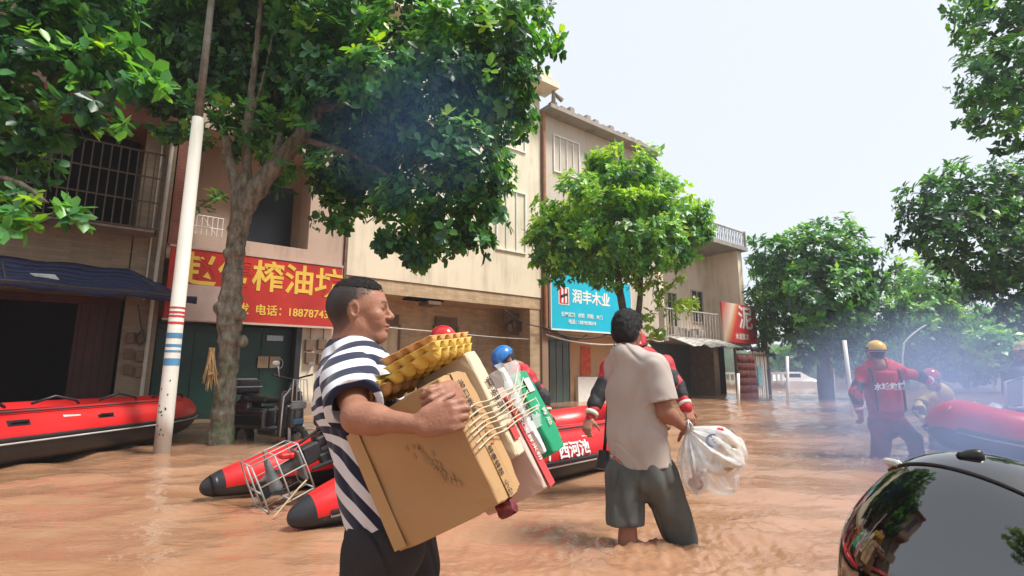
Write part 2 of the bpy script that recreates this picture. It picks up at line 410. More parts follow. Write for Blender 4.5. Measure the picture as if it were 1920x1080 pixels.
def cloth(name, col, var=.12, rough=.85, wr=.5, sc=7.0):
    """woven cloth: long soft creases plus a fine weave"""
    m = mat(name, col, rough, var, 4, spec=.2); nt = m.node_tree; nd = nt.nodes; L = nt.links; p = nd['Principled BSDF']
    crease_bump(m, wr, sc); return m
def crease_bump(m, wr=.5, sc=7.0):
    nt = m.node_tree; nd = nt.nodes; L = nt.links; p = nd['Principled BSDF']
    tc = nd.new('ShaderNodeTexCoord'); mp = nd.new('ShaderNodeMapping'); mp.inputs['Rotation'].default_value = (.4, .5, .3); mp.inputs['Scale'].default_value = (1.0, 1.0, .38); L.new(tc.outputs['Object'], mp.inputs['Vector'])
    n = nd.new('ShaderNodeTexNoise'); n.noise_type = 'RIDGED_MULTIFRACTAL' if hasattr(n, 'noise_type') else n.noise_type; n.inputs['Scale'].default_value = sc; n.inputs['Detail'].default_value = 2.5; n.inputs['Distortion'].default_value = .8; L.new(mp.outputs[0], n.inputs['Vector'])
    b = nd.new('ShaderNodeBump'); b.inputs['Strength'].default_value = wr; b.inputs['Distance'].default_value = .018; L.new(n.outputs['Fac'], b.inputs['Height'])
    n2 = nd.new('ShaderNodeTexNoise'); n2.inputs['Scale'].default_value = 240; L.new(tc.outputs['Object'], n2.inputs['Vector'])
    b2 = nd.new('ShaderNodeBump'); b2.inputs['Strength'].default_value = .25; b2.inputs['Distance'].default_value = .002; L.new(n2.outputs['Fac'], b2.inputs['Height']); L.new(b.outputs[0], b2.inputs['Normal'])
    L.new(b2.outputs[0], p.inputs['Normal'])
def smooth_path(pts, sub=5):
    pts = [Vector(p) for p in pts]; P = []
    for i in range(len(pts)-1):
        p0, p1, p2, p3 = pts[max(i-1, 0)], pts[i], pts[i+1], pts[min(i+2, len(pts)-1)]
        for k in range(sub): t = k/sub; P.append(.5*((2*p1)+(p2-p0)*t+(2*p0-5*p1+4*p2-p3)*t*t+(-p0+3*p1-3*p2+p3)*t**3))
    return P + [pts[-1]]
# ================================================================ the setting: ground, flood water
def structure(o): o['kind'] = 'structure'; return o
g = MB(); g.box(-250, 250, -60, 400, -0.5, -0.36)
structure(g.build('ground', mat('silt', (.16, .10, .06), .9, .3, 2)))

def water_material():
    m = bpy.data.materials.new('flood_water'); m.use_nodes = True; nt = m.node_tree; nd = nt.nodes; L = nt.links
    p = nd['Principled BSDF']; p.inputs['Roughness'].default_value = 0.035; p.inputs['IOR'].default_value = 1.5; p.inputs['Specular IOR Level'].default_value = .5
    tc = nd.new('ShaderNodeTexCoord')
    n = nd.new('ShaderNodeTexNoise'); n.inputs['Scale'].default_value = .55; n.inputs['Detail'].default_value = 6; n.inputs['Distortion'].default_value = 1.2; L.new(tc.outputs['Object'], n.inputs['Vector'])
    cr = nd.new('ShaderNodeMixRGB'); cr.inputs['Color1'].default_value = (.30, .155, .085, 1); cr.inputs['Color2'].default_value = (.375, .22, .14, 1)
    mr = nd.new('ShaderNodeMapRange'); mr.inputs['From Min'].default_value = .35; mr.inputs['From Max'].default_value = .65; L.new(n.outputs['Fac'], mr.inputs['Value']); L.new(mr.outputs[0], cr.inputs['Fac'])
    L.new(cr.outputs[0], p.inputs['Base Color'])
    mp = nd.new('ShaderNodeMapping'); mp.inputs['Scale'].default_value = (1.0, 2.1, 1); mp.inputs['Rotation'].default_value = (0, 0, radians(8)); L.new(tc.outputs['Object'], mp.inputs['Vector'])
    n1 = nd.new('ShaderNodeTexNoise'); n1.inputs['Scale'].default_value = 2.2; n1.inputs['Detail'].default_value = 5; n1.inputs['Roughness'].default_value = .55; n1.inputs['Distortion'].default_value = .9; L.new(mp.outputs[0], n1.inputs['Vector'])
    n2 = nd.new('ShaderNodeTexNoise'); n2.inputs['Scale'].default_value = 11; n2.inputs['Detail'].default_value = 3; L.new(mp.outputs[0], n2.inputs['Vector'])
    b1 = nd.new('ShaderNodeBump'); b1.inputs['Strength'].default_value = .5; b1.inputs['Distance'].default_value = .042; L.new(n1.outputs['Fac'], b1.inputs['Height'])
    b2 = nd.new('ShaderNodeBump'); b2.inputs['Strength'].default_value = .4; b2.inputs['Distance'].default_value = .012; L.new(n2.outputs['Fac'], b2.inputs['Height']); L.new(b1.outputs[0], b2.inputs['Normal'])
    L.new(b2.outputs[0], p.inputs['Normal'])
    return m

DISTURB = [(0.66, 3.05, .013, .42), (1.05, 3.15, .015, .5), (4.3, 6.1, .02, .8), (4.7, 6.2, .02, .8), (-.75, 1.85, .02, .6), (2.0, 2.6, .006, 1.8), (0.3, 2.7, .006, 1.2)]   # legs wading, motor wash
def water_height(x, y):
    h = np.zeros_like(x); r = np.random.default_rng(5)
    for (cx, cy, a, lam, rad) in ((.66, 3.05, .007, .17, .9), (1.05, 3.15, .007, .16, .9), (4.3, 6.1, .006, .2, 1.2), (-4.0, 7.2, .004, .16, .7), (-4.35, 6.5, .003, .13, .5)):
        d = np.hypot(x-cx, y-cy); h += a * np.sin(d*2*pi/lam + .6*np.sin(3*np.arctan2(y-cy, x-cx))) * np.exp(-d/rad*1.6)
    for i in range(26):
        lam = r.uniform(.14, 1.3); a = .0058 * lam ** .6; th = radians(90 + r.normal(0, 28)); k = 2*pi/lam
        q = (x*cos(th) + y*sin(th)) * k + r.uniform(0, 6.28) + .8*np.sin(x*.9 + i) + .6*np.sin(y*1.1 + 2*i)
        h += a * (1 - np.abs(np.sin(q*.5)) * 2 * .6 - .4*np.cos(q)*-1) * .8
    for (cx, cy, a, rad) in DISTURB:
        d = np.hypot(x-cx, (y-cy)); w = np.exp(-(d/rad)**2)
        h += a * w * (np.sin(d*48 + 2*np.sin(x*13+cx) + 1.5*np.sin(y*17)) * .30 + .42*np.sin(x*47+2*np.sin(y*31)) * np.sin(y*57 + 2*np.sin(x*27)))
    return h
NX, NY = 620, 520
ys = 0.45 * (60 / 0.45) ** (np.linspace(0, 1, NY)); uu = np.linspace(-1.35, 1.35, NX)
Yg, Ug = np.meshgrid(ys, uu, indexing='ij'); Xg = Yg * Ug
fade = np.clip(1.3 - Yg / 45, 0, 1)
H = water_height(Xg, Yg) * fade
V = np.stack([Xg, Yg, H - H.mean()], -1).reshape(-1, 3)
ii = np.arange(NX*NY).reshape(NY, NX); Q = np.stack([ii[:-1, :-1], ii[:-1, 1:], ii[1:, 1:], ii[1:, :-1]], -1).reshape(-1, 4)
# the rest of the sheet, out to the horizon: an apron that starts on the outline of the fine grid
ring = np.concatenate([ii[0, :], ii[1:, -1], ii[-1, -2::-1], ii[-2:0:-1, 0]])
c = np.array([0, 20, 0]); out = V[ring].copy(); dd = out - c; dd[:, 2] = 0
far = c + dd / np.maximum(np.abs(dd[:, 0])/250, np.where(dd[:, 1] > 0, dd[:, 1]/380, -dd[:, 1]/80))[:, None]; far[:, 2] = 0
n0 = len(V); V = np.vstack([V, far]); k = np.arange(len(ring)); k2 = (k+1) % len(ring)
Q2 = np.stack([ring[k], n0 + k, n0 + k2, ring[k2]], -1)
structure(mk('flood_water', V, np.vstack([Q, Q2]), water_material(), smooth=True))

# ================================================================ the row of shop houses, in the frame of the street front
FO = Vector((-5.37, 11.35, 0)); FA = atan2(.612, .791)      # x along the street, -y towards the street
def fpt(s, w, z):
    return FO + Vector((.791*s + .612*w, .612*s - .791*w, z))
def house(name, label, s0):
    return thing(name, label, 'building', fpt(s0, 0, 0), FA)
class FB(MB):          # boxes given as along-street, outward, up
    def __init__(s, s0): super().__init__(); s.s0 = s0
    def fb(s, a, b, w0, w1, z0, z1, m=0, bev=0): s.box(a - s.s0, b - s.s0, -w1, -w0, z0, z1, m, bev=bev)
    def ft(s, pts, r, n=6, m=0): s.tube([(p[0]-s.s0, -p[1], p[2]) for p in pts], r, n, m)

cream = wall_mat('cream_render', (.76, .68, .54), amt=.42)
pinkw = wall_mat('pink_render', (.5, .38, .31), amt=.45)
palew = wall_mat('pale_render', (.55, .49, .42), amt=.4)
concrete = wall_mat('old_concrete', (.33, .3, .27), stain=(.08, .075, .07), amt=.7)
redbeam = wall_mat('red_oxide_beam', (.2, .075, .06), amt=.5)
tantile = tile_mat('tan_strip_tile', (.60, .43, .27), (.36, .26, .17), .24, .065, stain=.35)
browntile = tile_mat('brown_strip_tile', (.3, .22, .14), (.14, .1, .07), .24, .065, stain=.4)
brick = tile_mat('red_brick', (.25, .08, .055), (.22, .19, .17), .24, .07, .9)
shadein = mat('indoor_shade', (.005, .005, .006), .95, .3, spec=.05)  # near-black: the shade of unlit rooms put into the colour
maroon = mat('maroon_shutter', (.07, .012, .014), .5, .35, 3)
greend = mat('green_door_paint', (.010, .045, .034), .38, .3, 4)
greeng = mat('green_tinted_glass', (.05, .085, .075), .15, .4, 1.2, stretch=(1, 1, .4))
wood = mat('pale_plywood', (.60, .49, .34), .6, .25, 3, stretch=(4, 4, .5))
dwood = mat('brown_wood', (.16, .1, .065), .6, .3, 5)
steel = mat('dull_steel', (.35, .35, .35), .4, .25, 20, metal=.8)
rust = mat('rusty_bar', (.1, .075, .06), .7, .5, 30)
paleg = mat('curtained_glass', (.30, .34, .36), .15, .3, 1.5, stretch=(6, 6, .4))
dglass = mat('dark_glass', (.03, .035, .04), .08, .3, 3)
white = mat('white_paint', (.75, .75, .72), .5, .12, 8)
cable_m = mat('cable_rubber', (.03, .03, .03), .6)
pale_cable = mat('pale_cable', (.5, .47, .42), .6)
black_pl = mat('black_plastic', (.02, .02, .022), .35, .3, 15)
red_sign = mat('red_sign_sheet', (.48, .03, .022), .45, .22, 1.2)
yel_text = mat('yellow_lettering', (.75, .5, .08), .5, .12, 4)
cyan_sign = mat('cyan_sign_sheet', (.0, .47, .68), .6, .1, 1)
wht_text = mat('white_lettering', (.8, .82, .82), .5, .08, 4)

def slatted_window(h, B0, a, b, w, z0, z1, bars=4, glass=None, fr=None):
    """frame, panes behind it, vertical bars; every window is its own part"""
    f = FB(B0); t = .05
    f.fb(a, b, w-.02, w+.05, z0, z0+t); f.fb(a, b, w-.02, w+.05, z1-t, z1); f.fb(a, a+t, w-.02, w+.05, z0+t, z1-t); f.fb(b-t, b, w-.02, w+.05, z0+t, z1-t)
    for i in range(1, bars): x = a + (b-a)*i/bars; f.fb(x-.015, x+.015, w-.01, w+.04, z0+t, z1-t)
    win = f.build('window', fr or steel, h)
    q = FB(B0); q.fb(a+t, b-t, w-.03, w-.02+.002, z0+t, z1-t); p_ = q.build('pane', glass or dglass, win); return win

# ---- far-left house: caged balcony, brown tiles, navy awning
s0 = -2.16; h = house('shop_house', 'dark brown tiled shop house with caged upper balcony above the navy awning', s0)
B = FB(s0)
B.fb(-10, s0, -6, -.9, -.5, 10.5)                                    # core behind
B.fb(-10, -2.72, -.9, 0, 2.45, 3.72)                                 # tiled band over the shop
wall = B.build('wall', browntile, h)
B = FB(s0); B.fb(-2.70, s0-.004, -.9, .02, -.5, 5.9); B.fb(-6.9, -6.5, -.9, .02, -.5, 2.45); B.build('pillar', browntile, h)
B = FB(s0); B.fb(-10, s0-.01, -.88, .32, 5.9, 6.25); B.fb(-10, s0-.01, -.88, .6, 9.3, 9.6); B.build('beam', redbeam, h)
B = FB(s0); B.fb(-10, s0-.02, -.88, -.02, 6.26, 9.3); B.build('upper_wall', wall_mat('dark_pink', (.28, .19, .165), amt=.5), h)
for a in (-9, -6.4, -4.2): slatted_window(h, s0, a, a+1.3, 0.0, 7.0, 8.6)
B = FB(s0); B.fb(-6.5, -2.72, -.89, -.8, -.5, 2.44); B.build('shop_shade', shadein, h)  # black panel painted as the shade inside the shop
B = FB(s0); B.fb(-3.42, -2.76, -.62, -.5, -.5, 2.3)
for i in range(5): B.fb(-3.40+i*.13, -3.37+i*.13, -.5, -.47, -.5, 2.3)
B.fb(-6.5, -2.76, -.62, -.45, 2.3, 2.44); B.build('shutter', maroon, h)
B = FB(s0); B.fb(-6.4, -2.8, -.85, -.75, 3.74, 5.9); B.build('recess_shade', shadein, h)  # dark sheet, shade of the recess behind the cage put into its colour
# the cage
cg = FB(s0); za, zb = 3.73, 5.25
for i in range(30):
    x = -6.3 + i*.135; cg.ft([(x, .55, za), (x, .55, zb)], .012, 5)
for z in (za, 4.25, 4.75, zb): cg.fb(-6.32, -2.36, .535, .565, z-.012, z+.012)
for i in range(5):
    w = .1 + .1*i; cg.ft([(-2.37, w, za), (-2.37, w, zb)], .012, 5)
cg.fb(-2.385, -2.355, 0, .55, za-.012, za+.02); cg.fb(-2.385, -2.355, 0, .55, zb-.02, zb)
cg.build('window_cage', rust, h)
cg = FB(s0); cg.fb(-6.3, -2.4, 0, .53, za-.06, za-.02); cg.build('balcony_floor', concrete, h)
B = FB(s0); B.ft([(-2.28, .08, -.3), (-2.28, .08, 2.3), (-2.26, .08, 5.9), (-2.3, .09, 9)], .035, 8); B.ft([(-2.42, .05, 2.4), (-2.42, .05, 5.8)], .018, 6)
B.build('drain_pipe', pale_cable, h)
B = FB(s0)
for i, (a, z) in enumerate([(-2.62, 1.55), (-2.45, 1.55), (-2.62, 1.25), (-2.44, 1.2), (-2.6, .95), (-2.42, .9)]): B.fb(a, a+.13, .022, .1, z, z+.2, bev=.01)
B.build('meter_box', dwood, h)
B = FB(s0); B.ft([(-2.5, .12, 2.3), (-2.42, .14, 1.9), (-2.36, .14, 1.75), (-2.33, .14, 1.6), (-2.4, .14, 1.5), (-2.47, .14, 1.62), (-2.4, .14, 1.8)], .013, 6); B.build('cable_coil', cable_m, h)

# awning (lift-off canvas on its frame)
aw = thing('awning', 'faded navy canvas awning over the dark shop opening', 'awning', fpt(-4.5, 0, 2.9), FA)
rows = []; n = 26
def awn(u, v):       # u along 0..1, v out 0..1
    s = -7.2 + (5.05 + .5*v) * u; w = .05 + 1.25*v; z = 2.98 - .52*v - .38*max(0, u-.88)/.12*(1-v)*.6 - .07*sin(u*9*pi)*v*.3 - .10*sin(pi*v)
    z += .02*sin(u*37+v*6) - .06*u*v
    return fpt(s, w, z)
for j in range(9): rows.append([awn(i/n, j/8) for i in range(n+1)])
m = MB()
for j in range(8): m.sheet(rows[j], rows[j+1])
fr_ = [p + Vector((0, 0, -.13 - .03*sin(i*1.7))) for i, p in enumerate(rows[8])]; m.sheet(rows[8], fr_)
o = m.build('canvas', mat('navy_canvas', (.022, .033, .10), .6, .35, 5, bump=.3, bscale=25), aw, smooth=True, world=True); sm = o.modifiers.new('thick', 'SOLIDIFY'); sm.thickness = .008
m = MB(); m.tube([rows[8][i] + Vector((0, 0, -.02)) for i in range(0, n+1, 2)], .018, 6)
for i in (2, 14, 24): m.tube([rows[0][i] + Vector((0, 0, -.05)), rows[8][i] + Vector((0, 0, -.03))], .014, 6)
m.build('frame', rust, aw, world=True)
m = MB(); a, b = awn(.60, .45), awn(.66, .45); c_, d = awn(.665, .62), awn(.605, .62); up = Vector((0, 0, .012))
m.add([a+up, b+up, c_+up, d+up, a+up*2, b+up*2, c_+up*2, d+up*2], [(0,1,2,3),(4,5,6,7),(0,1,5,4),(1,2,6,5),(2,3,7,6),(3,0,4,7)]); m.build('patch', white, aw, world=True)

# ---- second house: oil-press shop
s0 = 1.5; h = house('shop_house', 'shaded pink shop house with recessed balcony above the red sign', s0)
B = FB(s0); B.fb(-2.15, 1.5, -6, -.95, -.5, 10.3); B.fb(-2.15, 1.5, -.95, 0, 3.3, 3.62); B.build('wall', pinkw, h)
B = FB(s0); B.fb(.62, 1.495, -.94, -.03, 3.62, 6.3); B.fb(-2.14, 1.495, -.94, -.01, 6.3, 9.9); B.build('upper_wall', pinkw, h)
B = FB(s0); B.fb(-2.14, -1.72, -.94, .03, 3.58, 6.3); B.build('brick_pillar', brick, h)
B = FB(s0); B.fb(-.9, .42, -.94, -.88, 3.6, 5.6); B.build('balcony_door', mat('blue_black_door', (.016, .02, .032), .4), h)
B = FB(s0); B.fb(-1.72, .62, -.12, -.02, 3.62, 3.9); B.build('parapet', pinkw, h)
B = FB(s0); B.fb(-2.14, .52, -.5, -.4, -.5, 2.02); B.fb(-2.1, .5, -.4, -.36, 1.9, 2.0)
for i in range(4): B.fb(-2.12+i*.66, -2.09+i*.66, -.4, -.37, -.5, 1.9)
B.build('door', greend, h)
B = FB(s0); B.fb(.5, .62, -.45, 0, -.5, 2.1); B.build('door_frame', black_pl, h)
B = FB(s0); B.fb(.62, 1.5, -.9, -.05, -.5, 3.3); B.build('side_wall', cream, h)
B = FB(s0)
for a, z in ((.7, 1.5), (.98, 1.52), (.72, 1.2), (1.0, 1.18)): B.fb(a, a+.2, -.048, .06, z, z+.26, bev=.015)
B.ft([(.8, .03, 1.76), (.8, .03, 2.3)], .012); B.ft([(1.1, .03, 1.78), (1.1, .03, 2.3)], .012); B.build('meter_box', dwood, h)
B = FB(s0); B.fb(-.2, .02, -.36, -.345, 1.1, 1.36); B.fb(.05, .27, -.36, -.345, 1.1, 1.36); B.build('paper_notice', mat('old_paper', (.45, .33, .22), .8), h)
B = FB(s0)
T = [(.26 + .07*cos(t), -.33, 1.2 + .11*sin(t)) for t in np.linspace(0, 2*pi, 14)]; B.ft(T, .012); B.build('wire_loop', pale_cable, h)
B = FB(s0); B.fb(-.05, .3, -.36, -.35, 1.72, 1.84); B.build('number_plate', steel, h)
# laundry rack and plants on the balcony
rk = thing('laundry_rack', 'white wire laundry rack behind the leaning pole on the shaded balcony', 'rack', fpt(-1.45, -.35, 3.9), FA)
m = MB()
for i in range(7): m.tube([(-.3+i*.1, 0, 0), (-.3+i*.1, 0, .5)], .009, 5)
for z in (0, .25, .5): m.tube([(-.32, 0, z), (.32, 0, z)], .011, 5)
m.tube([(-.3, 0, 0), (-.1, -.1, .45), (.2, .05, .1)], .01, 5); m.build('frame', white, rk)
# the red sign
sg = thing('shop_sign', 'long red shop sign with big yellow characters and a phone number', 'sign', fpt(-2.0, .06, 2.04), FA)
zt, zb_ = 3.55, 2.03
m = MB(); m.box(-.08, 3.42, -.1, 0, 0, 1.52, bev=.012); m.build('board', red_sign, sg)
for z_ in (-.02, 1.485):
    m = MB(); m.box(-.1, 3.44, -.115, -.102, z_, z_+.045); m.build('trim', mat('tin_trim', (.5, .42, .36), .5), sg)
text_obj('lettering', '赵伟榨油坊', .72, yel_text, sg, (.10, -.104, 1.02), off=.014, ext=.006, sx=.93)
text_obj('lettering', '批发', .25, yel_text, sg, (.98, -.104, .3), off=.004, sx=.93); text_obj('lettering', '电话：', .25, yel_text, sg, (1.55, -.104, .3), off=.004, sx=.93); text_obj('lettering', '1887874385', .25, yel_text, sg, (2.22, -.104, .3), off=.004, sx=.93)
m = MB(); m.box(.22, .98, -.125, -.106, -.0, .74, bev=.004); m.build('cloth_patch', mat('pink_cloth', (.5, .38, .34), .9, .12, 3), sg)

# ---- cream house
s0 = 8.0; h = house('shop_house', 'tall cream shop house with tan tiled ground floor beside the cyan sign', s0)
B = FB(s0); B.fb(1.56, 8.0, -6, -1.25, -.5, 11.0); B.fb(1.56, 8.0, -1.25, 0, 3.4, 11.0)
B.build('wall', cream, h)
B = FB(s0); B.fb(1.6, 8.15, -1.0, .5, 11.0, 11.18); B.fb(7.2, 8.25, 0, .75, 10.55, 10.75); B.build('cornice', cream, h)
B = FB(s0); B.fb(1.57, 7.99, -1.24, -.03, 3.02, 3.39); B.fb(1.57, 7.99, -1.249, -1.2, -.5, 3.02); B.build('tiled_front', tantile, h)
B = FB(s0); B.fb(7.55, 7.98, -1.19, -.05, -.5, 3.02); B.build('tiled_pillar', tantile, h)
B = FB(s0); B.fb(1.5, 1.57, -.1, .03, 3.2, 8); B.build('drain_pipe', dwood, h)
for (a, b, z0, z1) in ((6.15, 7.35, 4.75, 6.8), (6.15, 7.35, 8.2, 10.1), (2.6, 4.2, 4.75, 6.8), (2.6, 4.2, 8.2, 10.1)):
    w_ = slatted_window(h, s0, a, b, .0, z0, z1, 3, paleg, white); w_.name = 'window'
for (a, b, z1, mm) in ((.0+1.62, 2.15, 2.3, wood), (2.3, 3.55, 2.3, wood), (4.75, 5.5, 2.35, greeng)):
    q = FB(s0); q.fb(a, b, -1.19, -1.14, -.5, z1); d_ = q.build('door', mm, h)
    q = FB(s0); t = .06; q.fb(a-t, a, -1.2, -1.1, -.5, z1+t); q.fb(b, b+t, -1.2, -1.1, -.5, z1+t); q.fb(a, b, -1.2, -1.1, z1, z1+.32); q.fb((a+b)/2-.02, (a+b)/2+.02, -1.14, -1.12, -.5, z1); q.build('door_frame', dwood, d_)
B = FB(s0); B.fb(3.3, 4.4, -.4, -.05, 3.0, 3.02-.06); B.build('broken_soffit', shadein, h)
q = FB(s0); q.fb(3.9, 4.3, -.6, -.02, 2.86, 2.955); q.build('soffit_lamp', dwood, h)

# ---- house with cyan sign
s0 = 8.1; h = house('shop_house', 'pale pink house with weedy parapet behind the cyan sign', s0)
B = FB(s0); B.fb(8.02, 14.2, -6, -1.0, -.5, 9.9); B.fb(8.02, 14.2, -1.0, 0, 2.35, 9.9); B.build('wall', palew, h)
B = FB(s0); B.fb(8.04, 14.25, -.9, .55, 9.9, 10.05); B.build('roof_slab', concrete, h)
B = FB(s0)
for i in range(12): B.fb(8.2+i*.42, 8.45+i*.42, .2, .45, 10.05, 10.18 + .22*rnd.random(), bev=.03)
B.ft([(8.3, .4, 10.1), (8.2, .5, 10.5), (8.6, .5, 10.35)], .09); B.build('roof_rubble', concrete, h)
B = FB(s0); B.ft([(8.1, .1, 2.4), (8.1, .1, 9.9)], .06, 8); B.build('drain_pipe', mat('orange_pipe', (.38, .17, .09), .6, .3), h)
B = FB(s0); B.fb(8.0, 8.25, -.9, .02, -.5, 9.9); B.build('corner_pier', wall_mat('rust_pier', (.32, .2, .14), amt=.6), h)
for (a, b, z0, z1) in ((8.6, 9.9, 7.9, 9.3), (10.6, 12.2, 7.9, 9.3), (9.7, 11.6, 4.35, 6.2), (12.3, 13.6, 4.35, 6.2)):
    slatted_window(h, s0, a, b, .0, z0, z1, 4, paleg, white)
B = FB(s0); B.fb(8.05, 14.2, -1.0, -.75, -.5, 2.35); B.build('shop_front', wall_mat('orange_front', (.5, .33, .2), amt=.35), h)
B = FB(s0); B.fb(8.3, 9.9, -.74, -.68, -.5, 2.05); B.fb(8.3, 9.9, -.68, -.6, 2.05, 2.2); d_ = B.build('door', greeng, h)
B = FB(s0)
for i in range(6): B.fb(8.3+i*.31, 8.33+i*.31, -.68, -.66, -.5, 2.05)
B.build('door_frame', dwood, d_)
B = FB(s0); B.fb(10.5, 11.0, -.74, -.73, 1.0, 1.95); B.fb(10.45, 10.95, -.729, -.72, .9, 1.35); B.build('red_poster', mat('red_paper', (.6, .09, .03), .6, .4, 6), h)
B = FB(s0); B.fb(10.2, 11.6, -.74, -.6, -.4, .85); B.build('pale_panel', white, h)
sg = thing('shop_sign', 'cyan shop sign with red emblem and white characters beside the round tree', 'sign', fpt(8.25, .1, 2.4), FA)
m = MB(); m.box(0, 4.0, -.1, 0, 0, 1.88, bev=.01); m.build('board', cyan_sign, sg)
m = MB(); m.box(-.03, 4.03, -.112, -.09, -.04, .012); m.box(-.03, 4.03, -.112, -.09, 1.868, 1.9); m.box(-.03, 0, -.112, 0, 0, 1.88); m.box(4.0, 4.03, -.112, 0, 0, 1.88); m.build('trim', wht_text, sg)
m = MB(); m.box(.32, .80, -.108, -.104, .82, 1.42, 1); m.box(.36, .76, -.116, -.109, .86, 1.38, 0); m.box(.44, .52, -.124, -.117, .88, 1.36, 1); m.box(.6, .68, -.124, -.117, .88, 1.36, 1)
m.add([(.40, -.13, 1.02), (.58, -.13, 1.10), (.74, -.13, 1.16), (.70, -.13, 1.22), (.50, -.13, 1.16), (.40, -.13, 1.12)], [(0,1,2,3,4,5)], 2); m.build('emblem', [mat('emblem_red', (.6, .03, .03), .4), wht_text, black_pl], sg)
text_obj('lettering', '润丰木业', .5, wht_text, sg, (.95, -.104, 1.12), off=.012, sx=.95)
for x_, w_ in ((.42, '全屋定制'), (1.2, '衣柜'), (1.65, '橱柜'), (2.1, '木门')): text_obj('lettering', w_, .16, wht_text, sg, (x_, -.104, .5), off=.003)
text_obj('lettering', '电话：', .16, wht_text, sg, (.75, -.104, .27), off=.003); text_obj('lettering', '13878598218', .16, wht_text, sg, (1.2, -.104, .27), off=.003)
text_obj('lettering', '欢迎光临惠顾', .16, wht_text, sg, (1.9, -.104, 1.68), off=.002)

# ---- end house with balconies
s0 = 21.1; h = house('shop_house', 'cream end house with iron railed roof and open balcony beyond the round tree', s0)
B = FB(s0); B.fb(14.3, 21.1, -6, -1.6, -.5, 6.9); B.fb(14.3, 14.6, -1.6, 0, 2.3, 6.9); B.fb(20.7, 21.1, -1.6, 0, 2.3, 6.9); B.build('wall', wall_mat('cream_side', (.84, .70, .55), amt=.35), h)
B = FB(s0); B.fb(14.2, 21.3, -6, .25, 6.9, 7.08); B.build('roof_slab', concrete, h)
def railing(nm, mm, a, b, w, z0, z1, pitch=.16):
    q = FB(s0)
    q.fb(a, b, w-.03, w+.03, z1-.05, z1); q.fb(a, b, w-.02, w+.02, z0, z0+.04)
    x = a; i = 0
    while x < b:
        q.fb(x-.012, x+.012, w-.012, w+.012, z0, z1-.05)
        if i % 2: q.ft([(x, w, z0+.1), (x+.06, w, z0+.3), (x, w, z0+.5), (x+.08, w, z1-.1)], .014, 5)
        x += pitch; i += 1
    for x in (a, b): q.fb(x-.05, x+.05, w-.05, w+.05, z0, z1+.05)
    return q.build(nm, mm, h)
railing('roof_railing', concrete, 14.4, 21.2, .18, 7.08, 7.85)
B = FB(s0); B.fb(14.3, 21.1, -1.6, .15, 2.25, 2.42); B.build('balcony_floor', concrete, h)
railing('balcony_railing', mat('pale_iron', (.5, .46, .42), .6), 14.4, 18.4, .1, 2.42, 3.6, .22)
for (a, b, z0, z1) in ((15, 16, 3.2, 5.2), (17, 17.8, 2.45, 4.7), (19, 20, 3.4, 5.0)): slatted_window(h, s0, a, b, -1.58, z0, z1, 2, dglass, palew)
B = FB(s0); B.fb(14.4, 18.0, -1.3, -1.2, -.5, 2.25); B.build('roller_door', mat('slate_door', (.05, .065, .07), .35, .3, 2), h)
B = FB(s0); B.fb(18.0, 18.4, -1.5, .0, -.5, 2.25); B.build('pillar', dwood, h)
B = FB(s0); B.fb(18.5, 21.0, -1.5, -1.2, -.5, 2.25); B.build('shopfront_shade', shadein, h)  # black panel painted as the shade behind the shop front
B = FB(s0)
for i in range(16): z = 2.5 + rnd.random()*.5; x = 14.8 + rnd.random()*3.2; B.fb(x, x+.15+.4*rnd.random(), -.5, -.1, 2.43, z, bev=.03)
B.build('balcony_clutter', mat('clutter', (.3, .26, .24), .8, .6, 3), h)
sg = thing('shop_sign', 'red and orange shop sign with one white character at the end house', 'sign', fpt(18.45, .2, 2.35), FA)
m = MB(); m.box(0, 3.05, -.09, 0, 0, 1.8, bev=.01)
grad = bpy.data.materials.new('red_orange_print'); grad.use_nodes = True; nt = grad.node_tree
tc = nt.nodes.new('ShaderNodeTexCoord'); sp = nt.nodes.new('ShaderNodeSeparateXYZ'); ma = nt.nodes.new('ShaderNodeMath'); ma.operation = 'MULTIPLY_ADD'; ma.inputs[1].default_value = -.55
rp = nt.nodes.new('ShaderNodeValToRGB'); nt.links.new(tc.outputs['Object'], sp.inputs[0]); nt.links.new(sp.outputs['Z'], ma.inputs[0]); nt.links.new(sp.outputs['X'], ma.inputs[2])
mr = nt.nodes.new('ShaderNodeMapRange'); mr.inputs['From Min'].default_value = -.8; mr.inputs['From Max'].default_value = 2.2; nt.links.new(ma.outputs[0], mr.inputs['Value']); nt.links.new(mr.outputs[0], rp.inputs[0])
rp.color_ramp.elements[0].color = (.5, .06, .05, 1); rp.color_ramp.elements[1].position = .72; rp.color_ramp.elements[1].color = (.5, .02, .025, 1)
e = rp.color_ramp.elements.new(.28); e.color = (.75, .62, .5, 1); e = rp.color_ramp.elements.new(.40); e.color = (.65, .2, .08, 1); e = rp.color_ramp.elements.new(.48); e.color = (.55, .03, .03, 1)
nt.links.new(rp.outputs[0], nt.nodes['Principled BSDF'].inputs['Base Color'])
m.build('board', grad, sg)
text_obj('lettering', '泥', 1.15, wht_text, sg, (1.35, -.094, 1.12), off=.02, sx=1.15)
text_obj('lettering', '水泥批发', .3, wht_text, sg, (1.0, -.094, .28), off=.004)
aw = thing('awning', 'torn pale tarpaulin sagging below the balcony of the end house', 'awning', fpt(15.5, .2, 2.3), FA)
rows = [[fpt(14.6 + 3.6*i/16, .15 + 1.1*j/5, 2.4 - .06*j - .12*abs(sin(i*.55+j*.3)) * j/5 + .03*sin(i*2.1)) for i in range(17)] for j in range(6)]
m = MB()
for j in range(5): m.sheet(rows[j], rows[j+1])
o = m.build('canvas', mat('torn_tarp', (.5, .48, .44), .7, .35, 3), aw, smooth=True, world=True); o.modifiers.new('t', 'SOLIDIFY').thickness = .01
